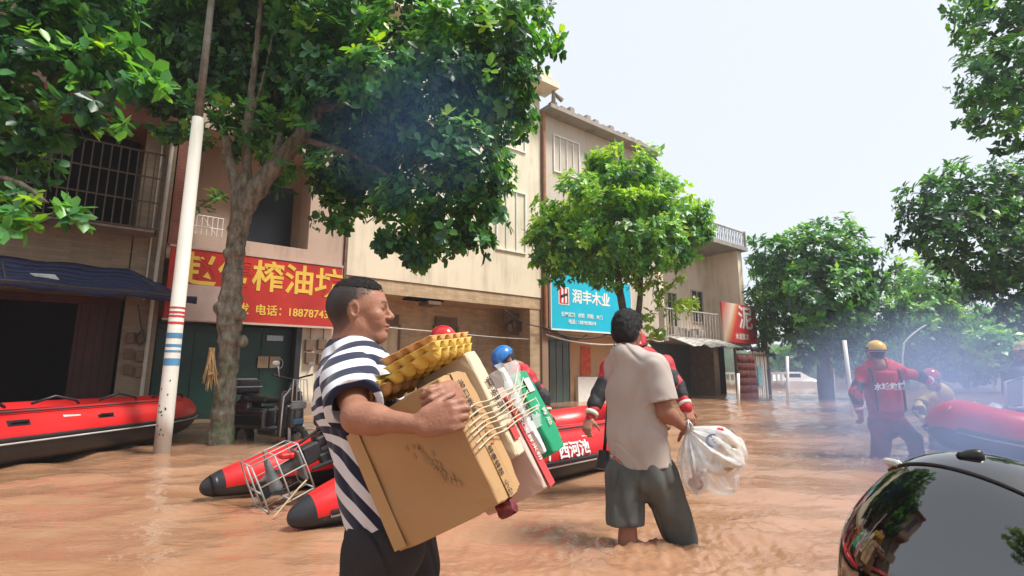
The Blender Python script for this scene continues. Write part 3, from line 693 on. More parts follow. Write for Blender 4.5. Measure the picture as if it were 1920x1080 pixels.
# stall with red cloth
st = thing('market_stall', 'small stall with red cloth front and white striped side by the end house', 'stall', fpt(19.8, .2, 0), FA)
m = MB()
rws = [[(-1.25 + 1.5*i/14, -.55 - .05*sin(i*1.9) - .03*sin(j+i*.7), 1.75 - 1.95*j/6 + .05*sin(i*.8)*(j < 1)) for i in range(15)] for j in range(7)]
for j in range(6): m.sheet(rws[j], rws[j+1])
o = m.build('cloth', mat('dull_red_cloth', (.22, .06, .055), .8, .35, 4), st, smooth=True); o.modifiers.new('t', 'SOLIDIFY').thickness = .01
m = MB()
for i in range(7): m.box(.32+.2*i, .42+.2*i, -.5-.02*(i % 2), -.45-.02*(i % 2), -.3, 2.0)
m.build('white_slats', white, st)
m = MB(); m.box(.5, .9, -.56, -.54, .4, 1.3); m.build('blue_notice', mat('pale_blue', (.2, .45, .55), .5, .4, 9), st)
m = MB(); m.box(-1.3, -1.22, -.55, -.45, -.4, 2.3); m.box(1.6, 1.68, -.55, -.45, -.4, 2.3); m.box(-1.3, 1.68, -.55, -.45, 1.75, 1.84); m.build('frame', dwood, st)
m = MB()
for i in range(14): m.ball((-1.1 + .18*i + .05*rnd.random(), -.55, 2.0 + .12*rnd.random()), (.1, .1, .09), 8, 6)
m.build('hanging_goods', mat('dark_goods', (.05, .05, .06), .5, .9, 6), st)

# ---- cables sagging under the fronts
def cable(nm, lab, pts, r, mm, grp='cables strung along the shop fronts'):
    P = []
    for i in range(len(pts)-1):
        a, b = fpt(*pts[i][:3]), fpt(*pts[i+1][:3]); sag = pts[i][3]
        for k in range(9): t = k/8; P.append(a.lerp(b, t) + Vector((0, 0, -4*sag*t*(1-t))))
    m = MB(); m.tube(P, r, 6); o = m.build(nm, mm, smooth=True); tag(o, lab, 'cable', grp); return o
cable('cable', 'pale cable running straight across the tan tiled ground floor', [(1.0, -.2, 2.25, .02), (4.6, -.2, 2.12, .03), (8.1, -.1, 2.05, 0)], .018, pale_cable)
cable('cable', 'pale sagging cable below the cyan sign', [(8.1, .1, 2.2, .28), (13.5, .1, 2.3, .1), (14.5, .1, 2.3, 0)], .03, pale_cable)
cable('cable', 'black sagging cable bundle under the lower edge of the cyan sign', [(7.9, .15, 2.45, .25), (11.0, .15, 2.35, .12), (14.4, .15, 2.5, 0)], .035, cable_m)
cable('cable', 'thin dark cable looping between the cream house and the cyan sign', [(6.5, .0, 2.9, .2), (8.3, .1, 2.5, .3), (10, .1, 2.3, 0)], .018, cable_m)
o = FB(0); 
for i in range(5): o.box(*sorted((7.0+.18*i, 7.15+.18*i)), .45, .6, 2.3+.13*(i % 3), 2.55+.1*(i % 2), bev=.02)
jb = thing('junction_box', 'cluster of dark junction boxes on the corner of the tan tiled front', 'junction box', fpt(0, 0, 0), FA)
o.box(6.95, 7.95, .6, .66, 2.2, 2.9); o.build('boxes', dwood, jb)
# ================================================================ trees
def leaf_material(name, tl=.38, rough=.38):
    m = bpy.data.materials.new(name); m.use_nodes = True; nt = m.node_tree; nd = nt.nodes; L = nt.links
    p = nd['Principled BSDF']; p.inputs['Roughness'].default_value = rough; p.inputs['Specular IOR Level'].default_value = .55
    a = nd.new('ShaderNodeAttribute'); a.attribute_name = 'col'; L.new(a.outputs['Color'], p.inputs['Base Color'])
    t = nd.new('ShaderNodeBsdfTranslucent'); mu = nd.new('ShaderNodeMixRGB'); mu.blend_type = 'MULTIPLY'; mu.inputs['Fac'].default_value = 1; mu.inputs['Color2'].default_value = (1.9, 1.7, .5, 1)
    L.new(a.outputs['Color'], mu.inputs['Color1']); L.new(mu.outputs[0], t.inputs['Color'])
    mx = nd.new('ShaderNodeMixShader'); mx.inputs[0].default_value = tl; L.new(p.outputs[0], mx.inputs[1]); L.new(t.outputs[0], mx.inputs[2])
    L.new(mx.outputs[0], nd['Material Output'].inputs['Surface']); return m
LEAF = leaf_material('leaf')
def bark_mat(name, c1, c2, moss, mz=1.6):
    m = bpy.data.materials.new(name); m.use_nodes = True; nt = m.node_tree; nd = nt.nodes; L = nt.links
    p = nd['Principled BSDF']; p.inputs['Roughness'].default_value = .85; p.inputs['Specular IOR Level'].default_value = .2
    tc = nd.new('ShaderNodeTexCoord'); mp = nd.new('ShaderNodeMapping'); mp.inputs['Scale'].default_value = (1, 1, .35); L.new(tc.outputs['Object'], mp.inputs['Vector'])
    n = nd.new('ShaderNodeTexNoise'); n.inputs['Scale'].default_value = 14; n.inputs['Detail'].default_value = 8; n.inputs['Roughness'].default_value = .7; L.new(mp.outputs[0], n.inputs['Vector'])
    r = nd.new('ShaderNodeMapRange'); r.inputs['From Min'].default_value = .38; r.inputs['From Max'].default_value = .64; L.new(n.outputs['Fac'], r.inputs['Value'])
    x = nd.new('ShaderNodeMixRGB'); x.inputs['Color1'].default_value = (*c1, 1); x.inputs['Color2'].default_value = (*c2, 1); L.new(r.outputs[0], x.inputs['Fac'])
    n2 = nd.new('ShaderNodeTexNoise'); n2.inputs['Scale'].default_value = 3.2; n2.inputs['Detail'].default_value = 6; L.new(tc.outputs['Object'], n2.inputs['Vector'])
    s = nd.new('ShaderNodeSeparateXYZ'); L.new(tc.outputs['Object'], s.inputs[0])
    zr = nd.new('ShaderNodeMapRange'); zr.inputs['From Min'].default_value = mz; zr.inputs['From Max'].default_value = 0; L.new(s.outputs['Z'], zr.inputs['Value'])
    mu = nd.new('ShaderNodeMath'); mu.operation = 'MULTIPLY'; L.new(zr.outputs[0], mu.inputs[0])
    r2 = nd.new('ShaderNodeMapRange'); r2.inputs['From Min'].default_value = .4; r2.inputs['From Max'].default_value = .6; L.new(n2.outputs['Fac'], r2.inputs['Value']); L.new(r2.outputs[0], mu.inputs[1])
    x2 = nd.new('ShaderNodeMixRGB'); L.new(mu.outputs[0], x2.inputs['Fac']); L.new(x.outputs[0], x2.inputs['Color1']); x2.inputs['Color2'].default_value = (*moss, 1)
    L.new(x2.outputs[0], p.inputs['Base Color'])
    b = nd.new('ShaderNodeBump'); b.inputs['Strength'].default_value = .8; b.inputs['Distance'].default_value = .025; L.new(n.outputs['Fac'], b.inputs['Height']); L.new(b.outputs[0], p.inputs['Normal'])
    return m
BARK = bark_mat('bark', (.10, .085, .065), (.27, .245, .2), (.06, .10, .035))
DBARK = bark_mat('dark_bark', (.05, .04, .032), (.13, .11, .09), (.05, .07, .03))

T_HI = (np.array([[0,0,0],[.3,.22,.02],[.7,.27,-.02],[1,0,-.12],[.7,-.27,-.02],[.3,-.22,.02],[.33,0,-.05],[.7,0,-.1]], float), np.array([[0,6,1,1],[6,7,2,1],[7,3,2,2],[0,5,6,6],[5,4,7,6],[4,3,7,7]]))
HI_F = [[0,6,1],[6,7,2,1],[7,3,2],[0,5,6],[5,4,7,6],[4,3,7]]
T_LO = (np.array([[0,0,0],[.55,.3,.02],[1,0,-.1],[.55,-.3,.02]], float), np.array([[0,3,2,1]]))
T_MD = (np.array([[0,0,0],[.5,.27,.03],[1,0,-.12],[.5,-.27,.03],[.5,0,-.06]], float), np.array([[0,4,2,1],[0,3,2,4]]))
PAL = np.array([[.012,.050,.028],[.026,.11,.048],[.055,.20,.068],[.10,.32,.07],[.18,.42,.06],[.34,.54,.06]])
def leaves(name, parent, P, A, L, k, rng, tmpl=T_MD, spread=1.15, pal=PAL, bias=None, droop=.25, width=1.0):
    """P whorl centres, A outward axes; k leaves round every centre"""
    n = len(P); A = A / np.linalg.norm(A, axis=1)[:, None]
    P = np.repeat(P, k, 0); A = np.repeat(A, k, 0); N = len(P)
    h = np.tile([0.3, .5, .81], (N, 1)); e1 = np.cross(A, h); e1 /= np.linalg.norm(e1, axis=1)[:, None]; e2 = np.cross(A, e1)
    ph = np.tile(np.arange(k) * 2*pi/k, n) + np.repeat(rng.uniform(0, 6.28, n), k) + rng.normal(0, .3, N)
    sp = spread + rng.normal(0, .28, N)
    R = e1 * np.cos(ph)[:, None] + e2 * np.sin(ph)[:, None]
    d = A * np.cos(sp)[:, None] + R * np.sin(sp)[:, None]; d[:, 2] -= droop * rng.uniform(.3, 1.4, N); d /= np.linalg.norm(d, axis=1)[:, None]
    nn = A + .25 * rng.normal(size=(N, 3)); nn[:, 2] += .35; nn -= d * (nn*d).sum(1)[:, None]; nn /= np.linalg.norm(nn, axis=1)[:, None]
    s = np.cross(nn, d); ll = L * rng.uniform(.55, 1.2, N) * np.repeat(rng.uniform(.65, 1.3, n), k)
    T, Fq = tmpl; m = len(T)
    o = P + A * rng.uniform(-.3, .3, N)[:, None] * L
    V = o[:, None, :] + ll[:, None, None] * (T[None, :, 0:1] * d[:, None, :] + width*T[None, :, 1:2] * s[:, None, :] + T[None, :, 2:3] * nn[:, None, :])
    F_ = (Fq[None] + (np.arange(N) * m)[:, None, None]).reshape(-1, 4)
    b = np.repeat(rng.random(n) if bias is None else np.clip(bias + rng.normal(0, .17, n), 0, 1), k) + rng.normal(0, .06, N)
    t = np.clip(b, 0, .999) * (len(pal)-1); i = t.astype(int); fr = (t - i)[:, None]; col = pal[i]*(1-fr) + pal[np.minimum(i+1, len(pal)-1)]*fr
    col = np.repeat(col, m, 0)
    return mk(name, V.reshape(-1, 3), F_, LEAF, parent, world=True, attr={'col': col})
def crown(parent, lobes, per, L, k=7, tmpl=T_MD, seed=1, inner=.5, pal=PAL, newg_toplit=.55, name='crown', clump=.5, droop=.25, base=.34):
    """lobes: (centre, radius) or (centre, radius, radius_z)"""
    rng = np.random.default_rng(seed); Ps = []; As = []; Bs = []
    for lb in lobes:
        c = np.array(lb[0]); r = lb[1]; rz = lb[2] if len(lb) > 2 else r*.85
        n = max(8, int(per * r * r)); d = rng.normal(size=(n, 3)); d /= np.linalg.norm(d, axis=1)[:, None]
        # boughs: directions are pulled together so gaps open between them
        nb = max(5, int(10*r)); bd = rng.normal(size=(nb, 3)); bd /= np.linalg.norm(bd, axis=1)[:, None]
        j = np.argmax(d @ bd.T, 1); d = d + bd[j] * clump; d /= np.linalg.norm(d, axis=1)[:, None]
        out = rng.random(n) > inner * .5; rad = np.where(out, rng.uniform(.82, 1.06, n), rng.uniform(.35, .85, n))
        rad *= 1 + .16*np.sin(d[:, 0]*5 + c[0]*3) * np.cos(d[:, 1]*4 + c[1]) + .1 * rng.normal(size=nb)[j]
        Ps.append(c + d * rad[:, None] * np.array([r, r, rz])); a = d.copy(); a[:, 2] = a[:, 2]*.7 + .35; As.append(a)
        bb = base + .22*(rng.random(nb)[j]-.5) + newg_toplit*.42*np.clip(d[:, 2], -.4, 1)*out + np.where(rng.random(n) < .05*newg_toplit*2, .3, 0); Bs.append(bb)  # outer leaves paler upward: lit tops put into colour, plus random new growth
    P = np.vstack(Ps); A = np.vstack(As); Bv = np.concatenate(Bs)
    return leaves(name, parent, P, A, L, k, rng, tmpl, pal=pal, bias=Bv, droop=droop)
def limb(m, pts, r0, r1, seed=0, n=10, lump=.08, sub=5):
    rr = np.random.default_rng(seed); P = []; pts = [Vector(p) for p in pts]
    for i in range(len(pts)-1):
        p0 = pts[max(i-1, 0)]; p1 = pts[i]; p2 = pts[i+1]; p3 = pts[min(i+2, len(pts)-1)]
        for k in range(sub):
            t = k/sub; P.append(.5*((2*p1) + (p2-p0)*t + (2*p0-5*p1+4*p2-p3)*t*t + (-p0+3*p1-3*p2+p3)*t**3))
    P.append(pts[-1]); N = len(P); R = [(r0 + (r1-r0)*i/(N-1)) * (1 + lump*rr.normal()) for i in range(N)]
    m.tube(P, R, n)
    return P
def LB(px, py, Y, r, *a): return (at(px, py, Y), r / F_PX * Y * 1.02) + tuple(a)
STREET = 'trees standing in the flood along the street'

# ---- the big tree by the oil-press shop
base = on(415, 838); t1 = thing('street_tree', 'large dark leaved tree with knotty mossy trunk in front of the red sign', 'tree', base, 0, STREET)
m = MB(); Y = 7.2
tr = [base + Vector((0, 0, -.5)), at(413, 835, Y), at(421, 740, Y), at(430, 660, Y), at(431, 590, Y), at(438, 500, Y), at(452, 410, Y), at(488, 345, Y), at(560, 260, 7.4), at(640, 150, 7.7), at(720, 40, 8)]
R = [.175, .165, .14, .135, .165, .13, .14, .135, .115, .095, .07]; P_ = []; RR = []
for i in range(len(tr)-1):
    p0, p1, p2, p3 = tr[max(i-1, 0)], tr[i], tr[i+1], tr[min(i+2, len(tr)-1)]
    for k in range(8):
        t = k/8; q = .5*((2*p1)+(p2-p0)*t+(2*p0-5*p1+4*p2-p3)*t*t+(-p0+3*p1-3*p2+p3)*t**3); P_.append(q)
        RR.append((R[i]*(1-t)+R[i+1]*t) * (1 + .05*sin(q.z*19) + .05*sin(q.z*31+1) + .03*rnd.uniform(-1, 1)))
m.tube(P_, RR, 20)
limb(m, [at(447, 440, Y), at(445, 360, 7.15), at(428, 300, 7.1), at(424, 255, 7.05)], .10, .065, 1)
limb(m, [at(448, 430, Y), at(462, 330, 7.2), at(463, 240, 7.2), at(480, 100, 7.1), at(495, -60, 7)], .09, .03, 2)
limb(m, [at(470, 230, 7.2), at(500, 120, 7.2), at(520, 20, 7.2)], .025, .012, 3)
limb(m, [at(600, 205, 7.5), at(720, 190, 7.8), at(840, 260, 8)], .07, .03, 4)
limb(m, [at(560, 260, 7.4), at(660, 290, 7.6), at(760, 350, 7.6)], .06, .025, 5)
limb(m, [at(520, 300, 7.3), at(520, 180, 8.2), at(420, 60, 8.8)], .07, .03, 6)
limb(m, [at(640, 150, 7.7), at(760, 100, 7.3), at(900, 80, 7.2)], .06, .02, 7)
for (px, py, r, s_) in ((412, 578, .085, .9), (452, 590, .075, 1), (455, 640, .07, 1), (420, 560, .07, 1), (446, 470, .08, 1), (427, 475, .07, 1), (408, 700, .06, 1)): m.ball(at(px, py, Y-.09), (r, r, r*1.25), 10, 8)
tk = m.build('trunk', BARK, t1, smooth=True, world=True)
rm = tk.modifiers.new('r', 'REMESH'); rm.mode = 'VOXEL'; rm.voxel_size = .016; rm.use_smooth_shade = True; sm = tk.modifiers.new('s', 'SMOOTH'); sm.iterations = 3
bd = tk.modifiers.new('d', 'DISPLACE'); tx = bpy.data.textures.new('bark_lumps', 'CLOUDS'); tx.noise_scale = .09; tx.noise_depth = 3; bd.texture = tx; bd.strength = .035; bd.mid_level = .5
L1 = [LB(800,150,7.4,170), LB(900,110,7.2,120), LB(955,50,7.0,90), LB(990,30,7.6,60), LB(850,320,7.3,115), LB(780,400,7.4,90), LB(850,420,7.2,70), LB(900,330,7.3,60), LB(960,220,7.4,55), LB(700,250,8,150), LB(560,120,8.2,150),
      LB(400,60,8.2,140), LB(620,-50,8,190), LB(290,40,8.8,120), LB(660,340,8.3,75), LB(780,-70,7.5,150), LB(930,-60,7.2,110), LB(720,150,6.6,90), LB(480,170,8.6,120), LB(340,150,8.8,80), LB(600,10,6.8,110), LB(740,430,7.3,55), LB(890,450,7.2,38), LB(640,400,8.0,45), LB(780,470,7.4,40), LB(800,230,8.8,150), LB(560,290,8.6,75), LB(400,-60,7,130), LB(400,-210,7.6,190), LB(650,-240,7.6,200), LB(230,-170,8,150), LB(850,-190,7.6,150), LB(500,20,7.8,130), LB(330,60,8.2,100), LB(250,110,8.8,80), LB(450,130,8.8,110), LB(620,200,8.8,110), LB(330,210,9.0,60), LB(420,250,9.0,55), LB(540,230,9.0,80), LB(260,-40,8.4,120), LB(620,120,7.0,80), LB(870,180,8.6,130), LB(940,160,6.9,70), LB(920,400,7.2,40)]  # lobes high above the view are added, unseen, to shade the crown
CR1 = crown(t1, L1, 250, .155, 7, T_HI, 21, inner=.6, newg_toplit=.8, base=.36)
rng = np.random.default_rng(5); pts = []
for (px, py, n_, sd_) in ((400, 190, 26, 34), (520, 225, 22, 30), (400, 380, 9, 16), (470, 250, 8, 20), (600, 40, 16, 30), (370, 250, 6, 16), (590, 300, 18, 26)):
    for _ in range(n_): pts.append(at(px + rng.normal(0, sd_), py + rng.normal(0, sd_*.6), 6.9 + rng.normal(0, .15)))
pts = np.array([tuple(p) for p in pts]); SP = leaves('low_sprouts', t1, pts, rng.normal(size=pts.shape)*.6 + np.array([.2, -.4, .7]), .15, 6, rng, T_HI, bias=np.full(len(pts), .42)); join_into(CR1, SP)
st = thing('straw_bundle', 'frayed bundle of dry straw hanging on the knotty trunk', 'straw', at(397, 655, 6.95))
m = MB()
for i in range(34):
    a = at(398, 652, 6.96) + Vector((rnd.gauss(0, .012), rnd.gauss(0, .012), 0)); l = rnd.uniform(.35, .6); x = rnd.gauss(0, .07)
    m.tube([a, a + Vector((x*.3, rnd.gauss(0, .015), -l*.45)), a + Vector((x, rnd.gauss(0, .03), -l))], [.008, .009, .003], 5)
m.tube([at(400, 700, 6.93), at(392, 702, 6.91)], .02, 6)
m.build('straw', mat('dry_straw', (.42, .27, .12), .8, .4, 20), st, world=True)

# ---- tree whose boughs hang in from the upper left
t0 = thing('street_tree', 'tree with bright glossy leaves hanging into the upper left corner', 'tree', (-7.6, 4.4, 0), 0, STREET)
m = MB(); limb(m, [(-7.6, 4.4, -.5), (-7.55, 4.4, 1.5), (-7.2, 4.5, 3.2), (-6.4, 4.6, 4.4)], .2, .1, 3)
limb(m, [(-7.2, 4.5, 3.0), at(60, 200, 5), at(200, 180, 4.9)], .07, .015, 5); limb(m, [(-7.3, 4.5, 2.5), at(-40, 330, 4.8), at(90, 380, 4.8)], .05, .012, 6); m.build('trunk', BARK, t0, smooth=True, world=True)
L0 = [LB(30,60,4.9,110), LB(120,40,4.9,80), LB(90,130,4.8,80), LB(190,120,4.8,55), LB(170,190,4.8,45), LB(250,160,4.8,30), LB(20,210,4.9,90), LB(-90,100,4.8,150), LB(30,300,5.2,60), LB(150,-40,4.9,110), LB(110,240,4.9,45), LB(230,90,4.9,30), LB(-60,380,4.9,90), LB(60,-120,4.9,170), LB(200,-130,5.2,110)]  # topmost lobes lie out of view, added to cast shade on the leaves
CR0 = crown(t0, L0, 300, .155, 6, T_HI, 31, inner=.7, newg_toplit=.8, base=.30, droop=.45)
rng = np.random.default_rng(8); pts = []
for (px, py, n_, sd_) in ((290, 150, 9, 16), (60, 395, 16, 34), (20, 420, 10, 20), (130, 400, 6, 14), (215, 235, 7, 16), (310, 165, 4, 8)):
    for _ in range(n_): pts.append(at(px + rng.normal(0, sd_), py + rng.normal(0, sd_*.5), 4.75 + rng.normal(0, .12)))
pts = np.array([tuple(p) for p in pts]); SP = leaves('bough_tips', t0, pts, rng.normal(size=pts.shape)*.5 + np.array([.6, -.4, .5]), .16, 6, rng, T_HI, bias=np.full(len(pts), .55), droop=.5); join_into(CR0, SP)

# ---- round tree before the cyan sign
b2 = Vector((3.04, 12.65, 0)); t2 = thing('street_tree', 'round bright green tree with yellow lower shoots beside the cyan sign', 'tree', b2, 0, STREET)
m = MB(); Y = 12.65
limb(m, [b2 + Vector((0, 0, -.5)), at(1192, 700, Y), at(1185, 640, Y), at(1168, 580, Y), at(1152, 480, Y), at(1130, 400, Y)], .15, .06, 2, lump=.06)
limb(m, [at(1188, 650, Y), at(1200, 560, Y), at(1203, 470, Y), at(1220, 380, Y)], .09, .04, 3); limb(m, [at(1168, 570, Y), at(1100, 450, Y), at(1050, 430, Y)], .05, .02, 4)
m.build('trunk', DBARK, t2, smooth=True, world=True)
L2 = [LB(1150,335,Y,72), LB(1085,390,Y,75), LB(1055,455,Y,60), LB(1160,420,12,85), LB(1240,390,Y,72), LB(1290,405,Y,42), LB(1230,455,12.2,62), LB(1022,430,Y,36), LB(1285,455,Y,42), LB(1205,315,Y,42), LB(1110,470,12.3,50), LB(1170,400,13.6,100), LB(1085,440,13.6,80), LB(1250,430,13.5,70), LB(1040,505,Y,28), LB(1130,300,Y,36), LB(1305,435,Y,30), LB(1012,470,Y,32), LB(1060,495,12.3,38), LB(1150,500,12.2,42), LB(1105,515,12.3,26), LB(1195,480,12.1,45)]
CR2 = crown(t2, L2, 300, .17, 7, T_MD, 41, inner=.5, newg_toplit=1.2, base=.68)
YPAL = np.array([[.06,.15,.03],[.12,.25,.03],[.22,.36,.03],[.36,.46,.05]])
SP = crown(t2, [LB(1215,545,Y,34), LB(1250,520,Y,34), LB(1275,580,Y,30), LB(1215,600,Y,30), LB(1190,520,Y,30), LB(1300,575,Y,18), LB(1160,520,Y,22), LB(1195,640,12.4,22), LB(1240,620,Y,20)], 100, .17, 6, T_MD, 43, inner=1, pal=YPAL, newg_toplit=.8, name='lower_shoots', base=.45); join_into(CR2, SP)

# ---- further trees down the street
b3 = on(1545, 745); b3 = Vector((11.9, 19.5, 0)); t3 = thing('street_tree', 'broad tree with thick trunk standing in the flood left of the yellow helmet', 'tree', b3, 0, STREET)
m = MB(); Y = 19.5; limb(m, [b3 + Vector((0, 0, -.5)), at(1546, 700, Y), at(1540, 640, Y), at(1530, 540, Y), at(1560, 470, Y)], .3, .12, 5)
limb(m, [at(1540, 640, Y), at(1600, 580, Y), at(1630, 540, Y)], .12, .05, 6); limb(m, [at(1538, 650, Y), at(1500, 590, Y), at(1480, 540, Y)], .12, .05, 7); m.build('trunk', DBARK, t3, smooth=True, world=True)
L3 = [LB(1560,450,Y,52), LB(1500,490,Y,68), LB(1600,500,Y,62), LB(1530,560,18.6,80), LB(1640,555,Y,48), LB(1470,555,Y,58), LB(1600,600,Y,62), LB(1672,585,Y,28), LB(1530,520,20.5,100), LB(1540,630,Y,60), LB(1445,470,Y,38), LB(1640,620,Y,30), LB(1560,620,20.3,60)]
crown(t3, L3, 95, .26, 7, T_MD, 51, inner=.5, newg_toplit=.7, base=.30)
b4 = at(1437, 735, 24); b4.z = 0; t4 = thing('street_tree', 'dark narrow tree between the end house and the broad tree', 'tree', b4, 0, STREET)
m = MB(); limb(m, [b4 + Vector((0, 0, -.5)), at(1437, 690, 24), at(1432, 620, 24), at(1440, 520, 24)], .2, .08, 5); m.build('trunk', DBARK, t4, smooth=True, world=True)
crown(t4, [LB(1450,500,24,42), LB(1438,570,24,42), LB(1462,600,24,45), LB(1440,630,24,36), LB(1470,540,24,45)], 80, .27, 7, T_MD, 61, newg_toplit=.2, base=.15)
# the right side of the street
b5 = Vector((11.5, 8.2, 0)); t5 = thing('street_tree', 'tree with fine leaves filling the top right corner', 'tree', b5, 0, STREET)
m = MB(); limb(m, [b5 + Vector((0, 0, -.5)), b5 + Vector((-.1, 0, 3)), at(2000, 60, 8.2), at(1900, 60, 8.2)], .2, .05, 5); m.build('trunk', BARK, t5, smooth=True, world=True)
L5 = [LB(1890,40,8.2,80), LB(1850,130,8.2,60), LB(1910,170,8.2,90), LB(1880,250,8.3,45), LB(1990,100,8.4,140), LB(1870,-50,8.2,90), LB(2060,240,8.6,140), LB(1838,200,8.2,35), LB(1835,60,8.2,30)]
crown(t5, L5, 260, .14, 7, T_MD, 71, inner=.5, newg_toplit=.6, base=.32)
b6 = Vector((14.2, 12.8, 0)); t6 = thing('street_tree', 'dense dark tree at the right edge above the hazy far bank', 'tree', b6, 0, STREET)
m = MB(); limb(m, [b6 + Vector((0, 0, -.5)), b6 + Vector((-.2, 0, 3)), at(1880, 420, 13)], .25, .08, 5); m.build('trunk', DBARK, t6, smooth=True, world=True)
L6 = [LB(1760,370,13,68), LB(1840,360,13,80), LB(1790,430,12.6,75), LB(1870,470,12.6,90), LB(1930,400,13,110), LB(1900,540,13,70), LB(1725,400,13,36), LB(1740,450,13,40), LB(1830,520,13,50), LB(1980,520,13,110), LB(1900,330,13,50)]
crown(t6, L6, 130, .2, 7, T_MD, 81, inner=.5, newg_toplit=.5, base=.19)
# hazy trees closing the end of the street
far = [(1745, 32, 470, 90, 'feathery hazy tree below the dark crown at the right edge'), (1885, 26, 590, 62, 'yellowish hazy bush tree at the right edge of the far bank'), (1810, 36, 560, 80, 'blue hazed tree behind the red boat on the far bank'),
       (1650, 48, 610, 48, 'pale distant tree right of the white lamp post'), (1700, 60, 600, 60, 'pale distant tree behind the curved lamp post'), (1590, 55, 620, 42, 'pale distant tree seen under the broad tree'), (1490, 50, 640, 40, 'small distant tree by the white posts under the broad tree'), (1960, 40, 540, 90, 'hazy tree cut by the right edge of the far bank')]
for i, (px, Yf, ytop, r, lab) in enumerate(far):
    b = at(px, 715, Yf); b.z = 0; t = thing('far_tree', lab, 'tree', b, 0, 'hazy trees at the end of the street')
    m = MB(); limb(m, [b + Vector((0, 0, -.5)), at(px, 690, Yf), at(px+4, 640, Yf)], .25, .12, i); m.build('trunk', DBARK, t, smooth=True, world=True)
    L_ = [LB(px + rnd.uniform(-.5, .5)*r, ytop + r*.8 + (690 - ytop - r) * rnd.random(), Yf + rnd.uniform(-1.5, 1.5), r*rnd.uniform(.45, .7)) for _ in range(9)] + [LB(px, ytop + r*.7, Yf, r*.7)]
    crown(t, L_, 50 if Yf < 40 else 26, .36 if Yf < 40 else .55, 6, T_LO, 90+i, newg_toplit=.5, base=.5 if i in (0, 1) else .35)
for (x, y, rz, lab) in ((6.5, -5.5, 2.1, 'street tree behind the camera on the right, seen mirrored in the black cowling'), (-3.5, -6.5, .7, 'street tree behind the camera on the left, seen mirrored in the black cowling')):
    c_ = copy_tree(t2); c_['label'] = lab; c_.location = (x, y, 0); c_.rotation_euler = (0, 0, rz); c_.scale = (1.25, 1.25, 1.3)
structure_far = MB()
for i in range(60):
    x = -40 + i*4 + rnd.uniform(-1, 1); structure_far.ball((x + 60, 120 + rnd.uniform(-8, 8), 1), (rnd.uniform(4, 7), 4, rnd.uniform(6, 11)), 14, 8)
o = structure_far.build('far_woods', mat('far_foliage', (.05, .10, .05), .9, .5, .6, bump=1, bscale=3), smooth=True); o['kind'] = 'stuff'

# ---- poles
pl = thing('utility_pole', 'white leaning pole banded with red and blue stickers before the red sign', 'pole', on(303, 850), 0)
A_, B_ = on(303, 850), at(372, 222, 6.6); top = A_ + (B_ - A_) * 1.55; m = MB()
m.tube([A_ + (A_-B_)*.12, A_, B_], [.095, .093, .075], 20); pole = m.build('post', wall_mat('pole_paint', (.62, .60, .55), stain=(.25, .2, .15), amt=.5, rough=.55), pl, smooth=True, world=True)
m = MB(); m.tube([B_, top], [.055, .04], 12); m.build('upper_post', mat('shaded_pole', (.22, .2, .17), .7, .4, 8), pl, smooth=True, world=True)  # upper length darker: leaf shade put into the pole's colour
def band(mb, t0_, t1_, r, mi):
    mb.tube([A_.lerp(B_, t0_), A_.lerp(B_, t1_)], r, 20, mi)
m = MB()
for (a, b, mi) in ((.355, .362, 0), (.375, .381, 0), (.386, .392, 0), (.400, .405, 0)): band(m, a, b, .0895, 0)
m.build('red_sticker', mat('sticker_red', (.55, .05, .05), .5), pl, smooth=False, world=True)
m = MB()
for (a, b) in ((.315, .33), (.290, .298), (.275, .281), (.238, .258)): band(m, a, b, .0905, 0)
m.build('blue_sticker', mat('sticker_blue', (.08, .25, .45), .5), pl, world=True)
m = MB()
for i in range(14): p = A_.lerp(B_, rnd.uniform(.05, .22)); a_ = rnd.uniform(-2.2, -.9); q = p + Vector((cos(a_)*.091, sin(a_)*.091, 0)); m.ball(q, (.008, .008, .012), 6, 4)
m.build('paint_chip', black_pl, pl, world=True)
for (px, py, ytop, Yp, r, curved, lab) in ((1600, 772, 638, 12.0, .045, 0, 'white lamp post standing behind the yellow helmeted rescuer'), (1690, 700, 622, 30, .042, 1, 'curved white lamp post on the far bank'), (1476, 760, 668, 17, .05, 0, 'thin white post between the end house and the broad tree'), (1384, 765, 700, 16, .045, 0, 'short white post beside the red cloth stall'), (1562, 740, 690, 21, .05, 0, 'thin pale post right of the broad trunk')):
    b = at(px, py, Yp); b.z = -.4; tp = at(px - (17 if px == 1600 else 0), ytop, Yp); t = thing('lamp_post', lab, 'lamp post', (b.x, b.y, 0)); m = MB()
    if curved:
        P_ = [b, b.lerp(tp, .6)] + [at(px + 4*k + k*k*1.2, ytop + 30 - 9*k, Yp) for k in range(1, 6)]; m.tube(P_, r, 8)
    else: m.tube([b, tp], r, 8)
    m.build('post', white, t, smooth=True, world=True)
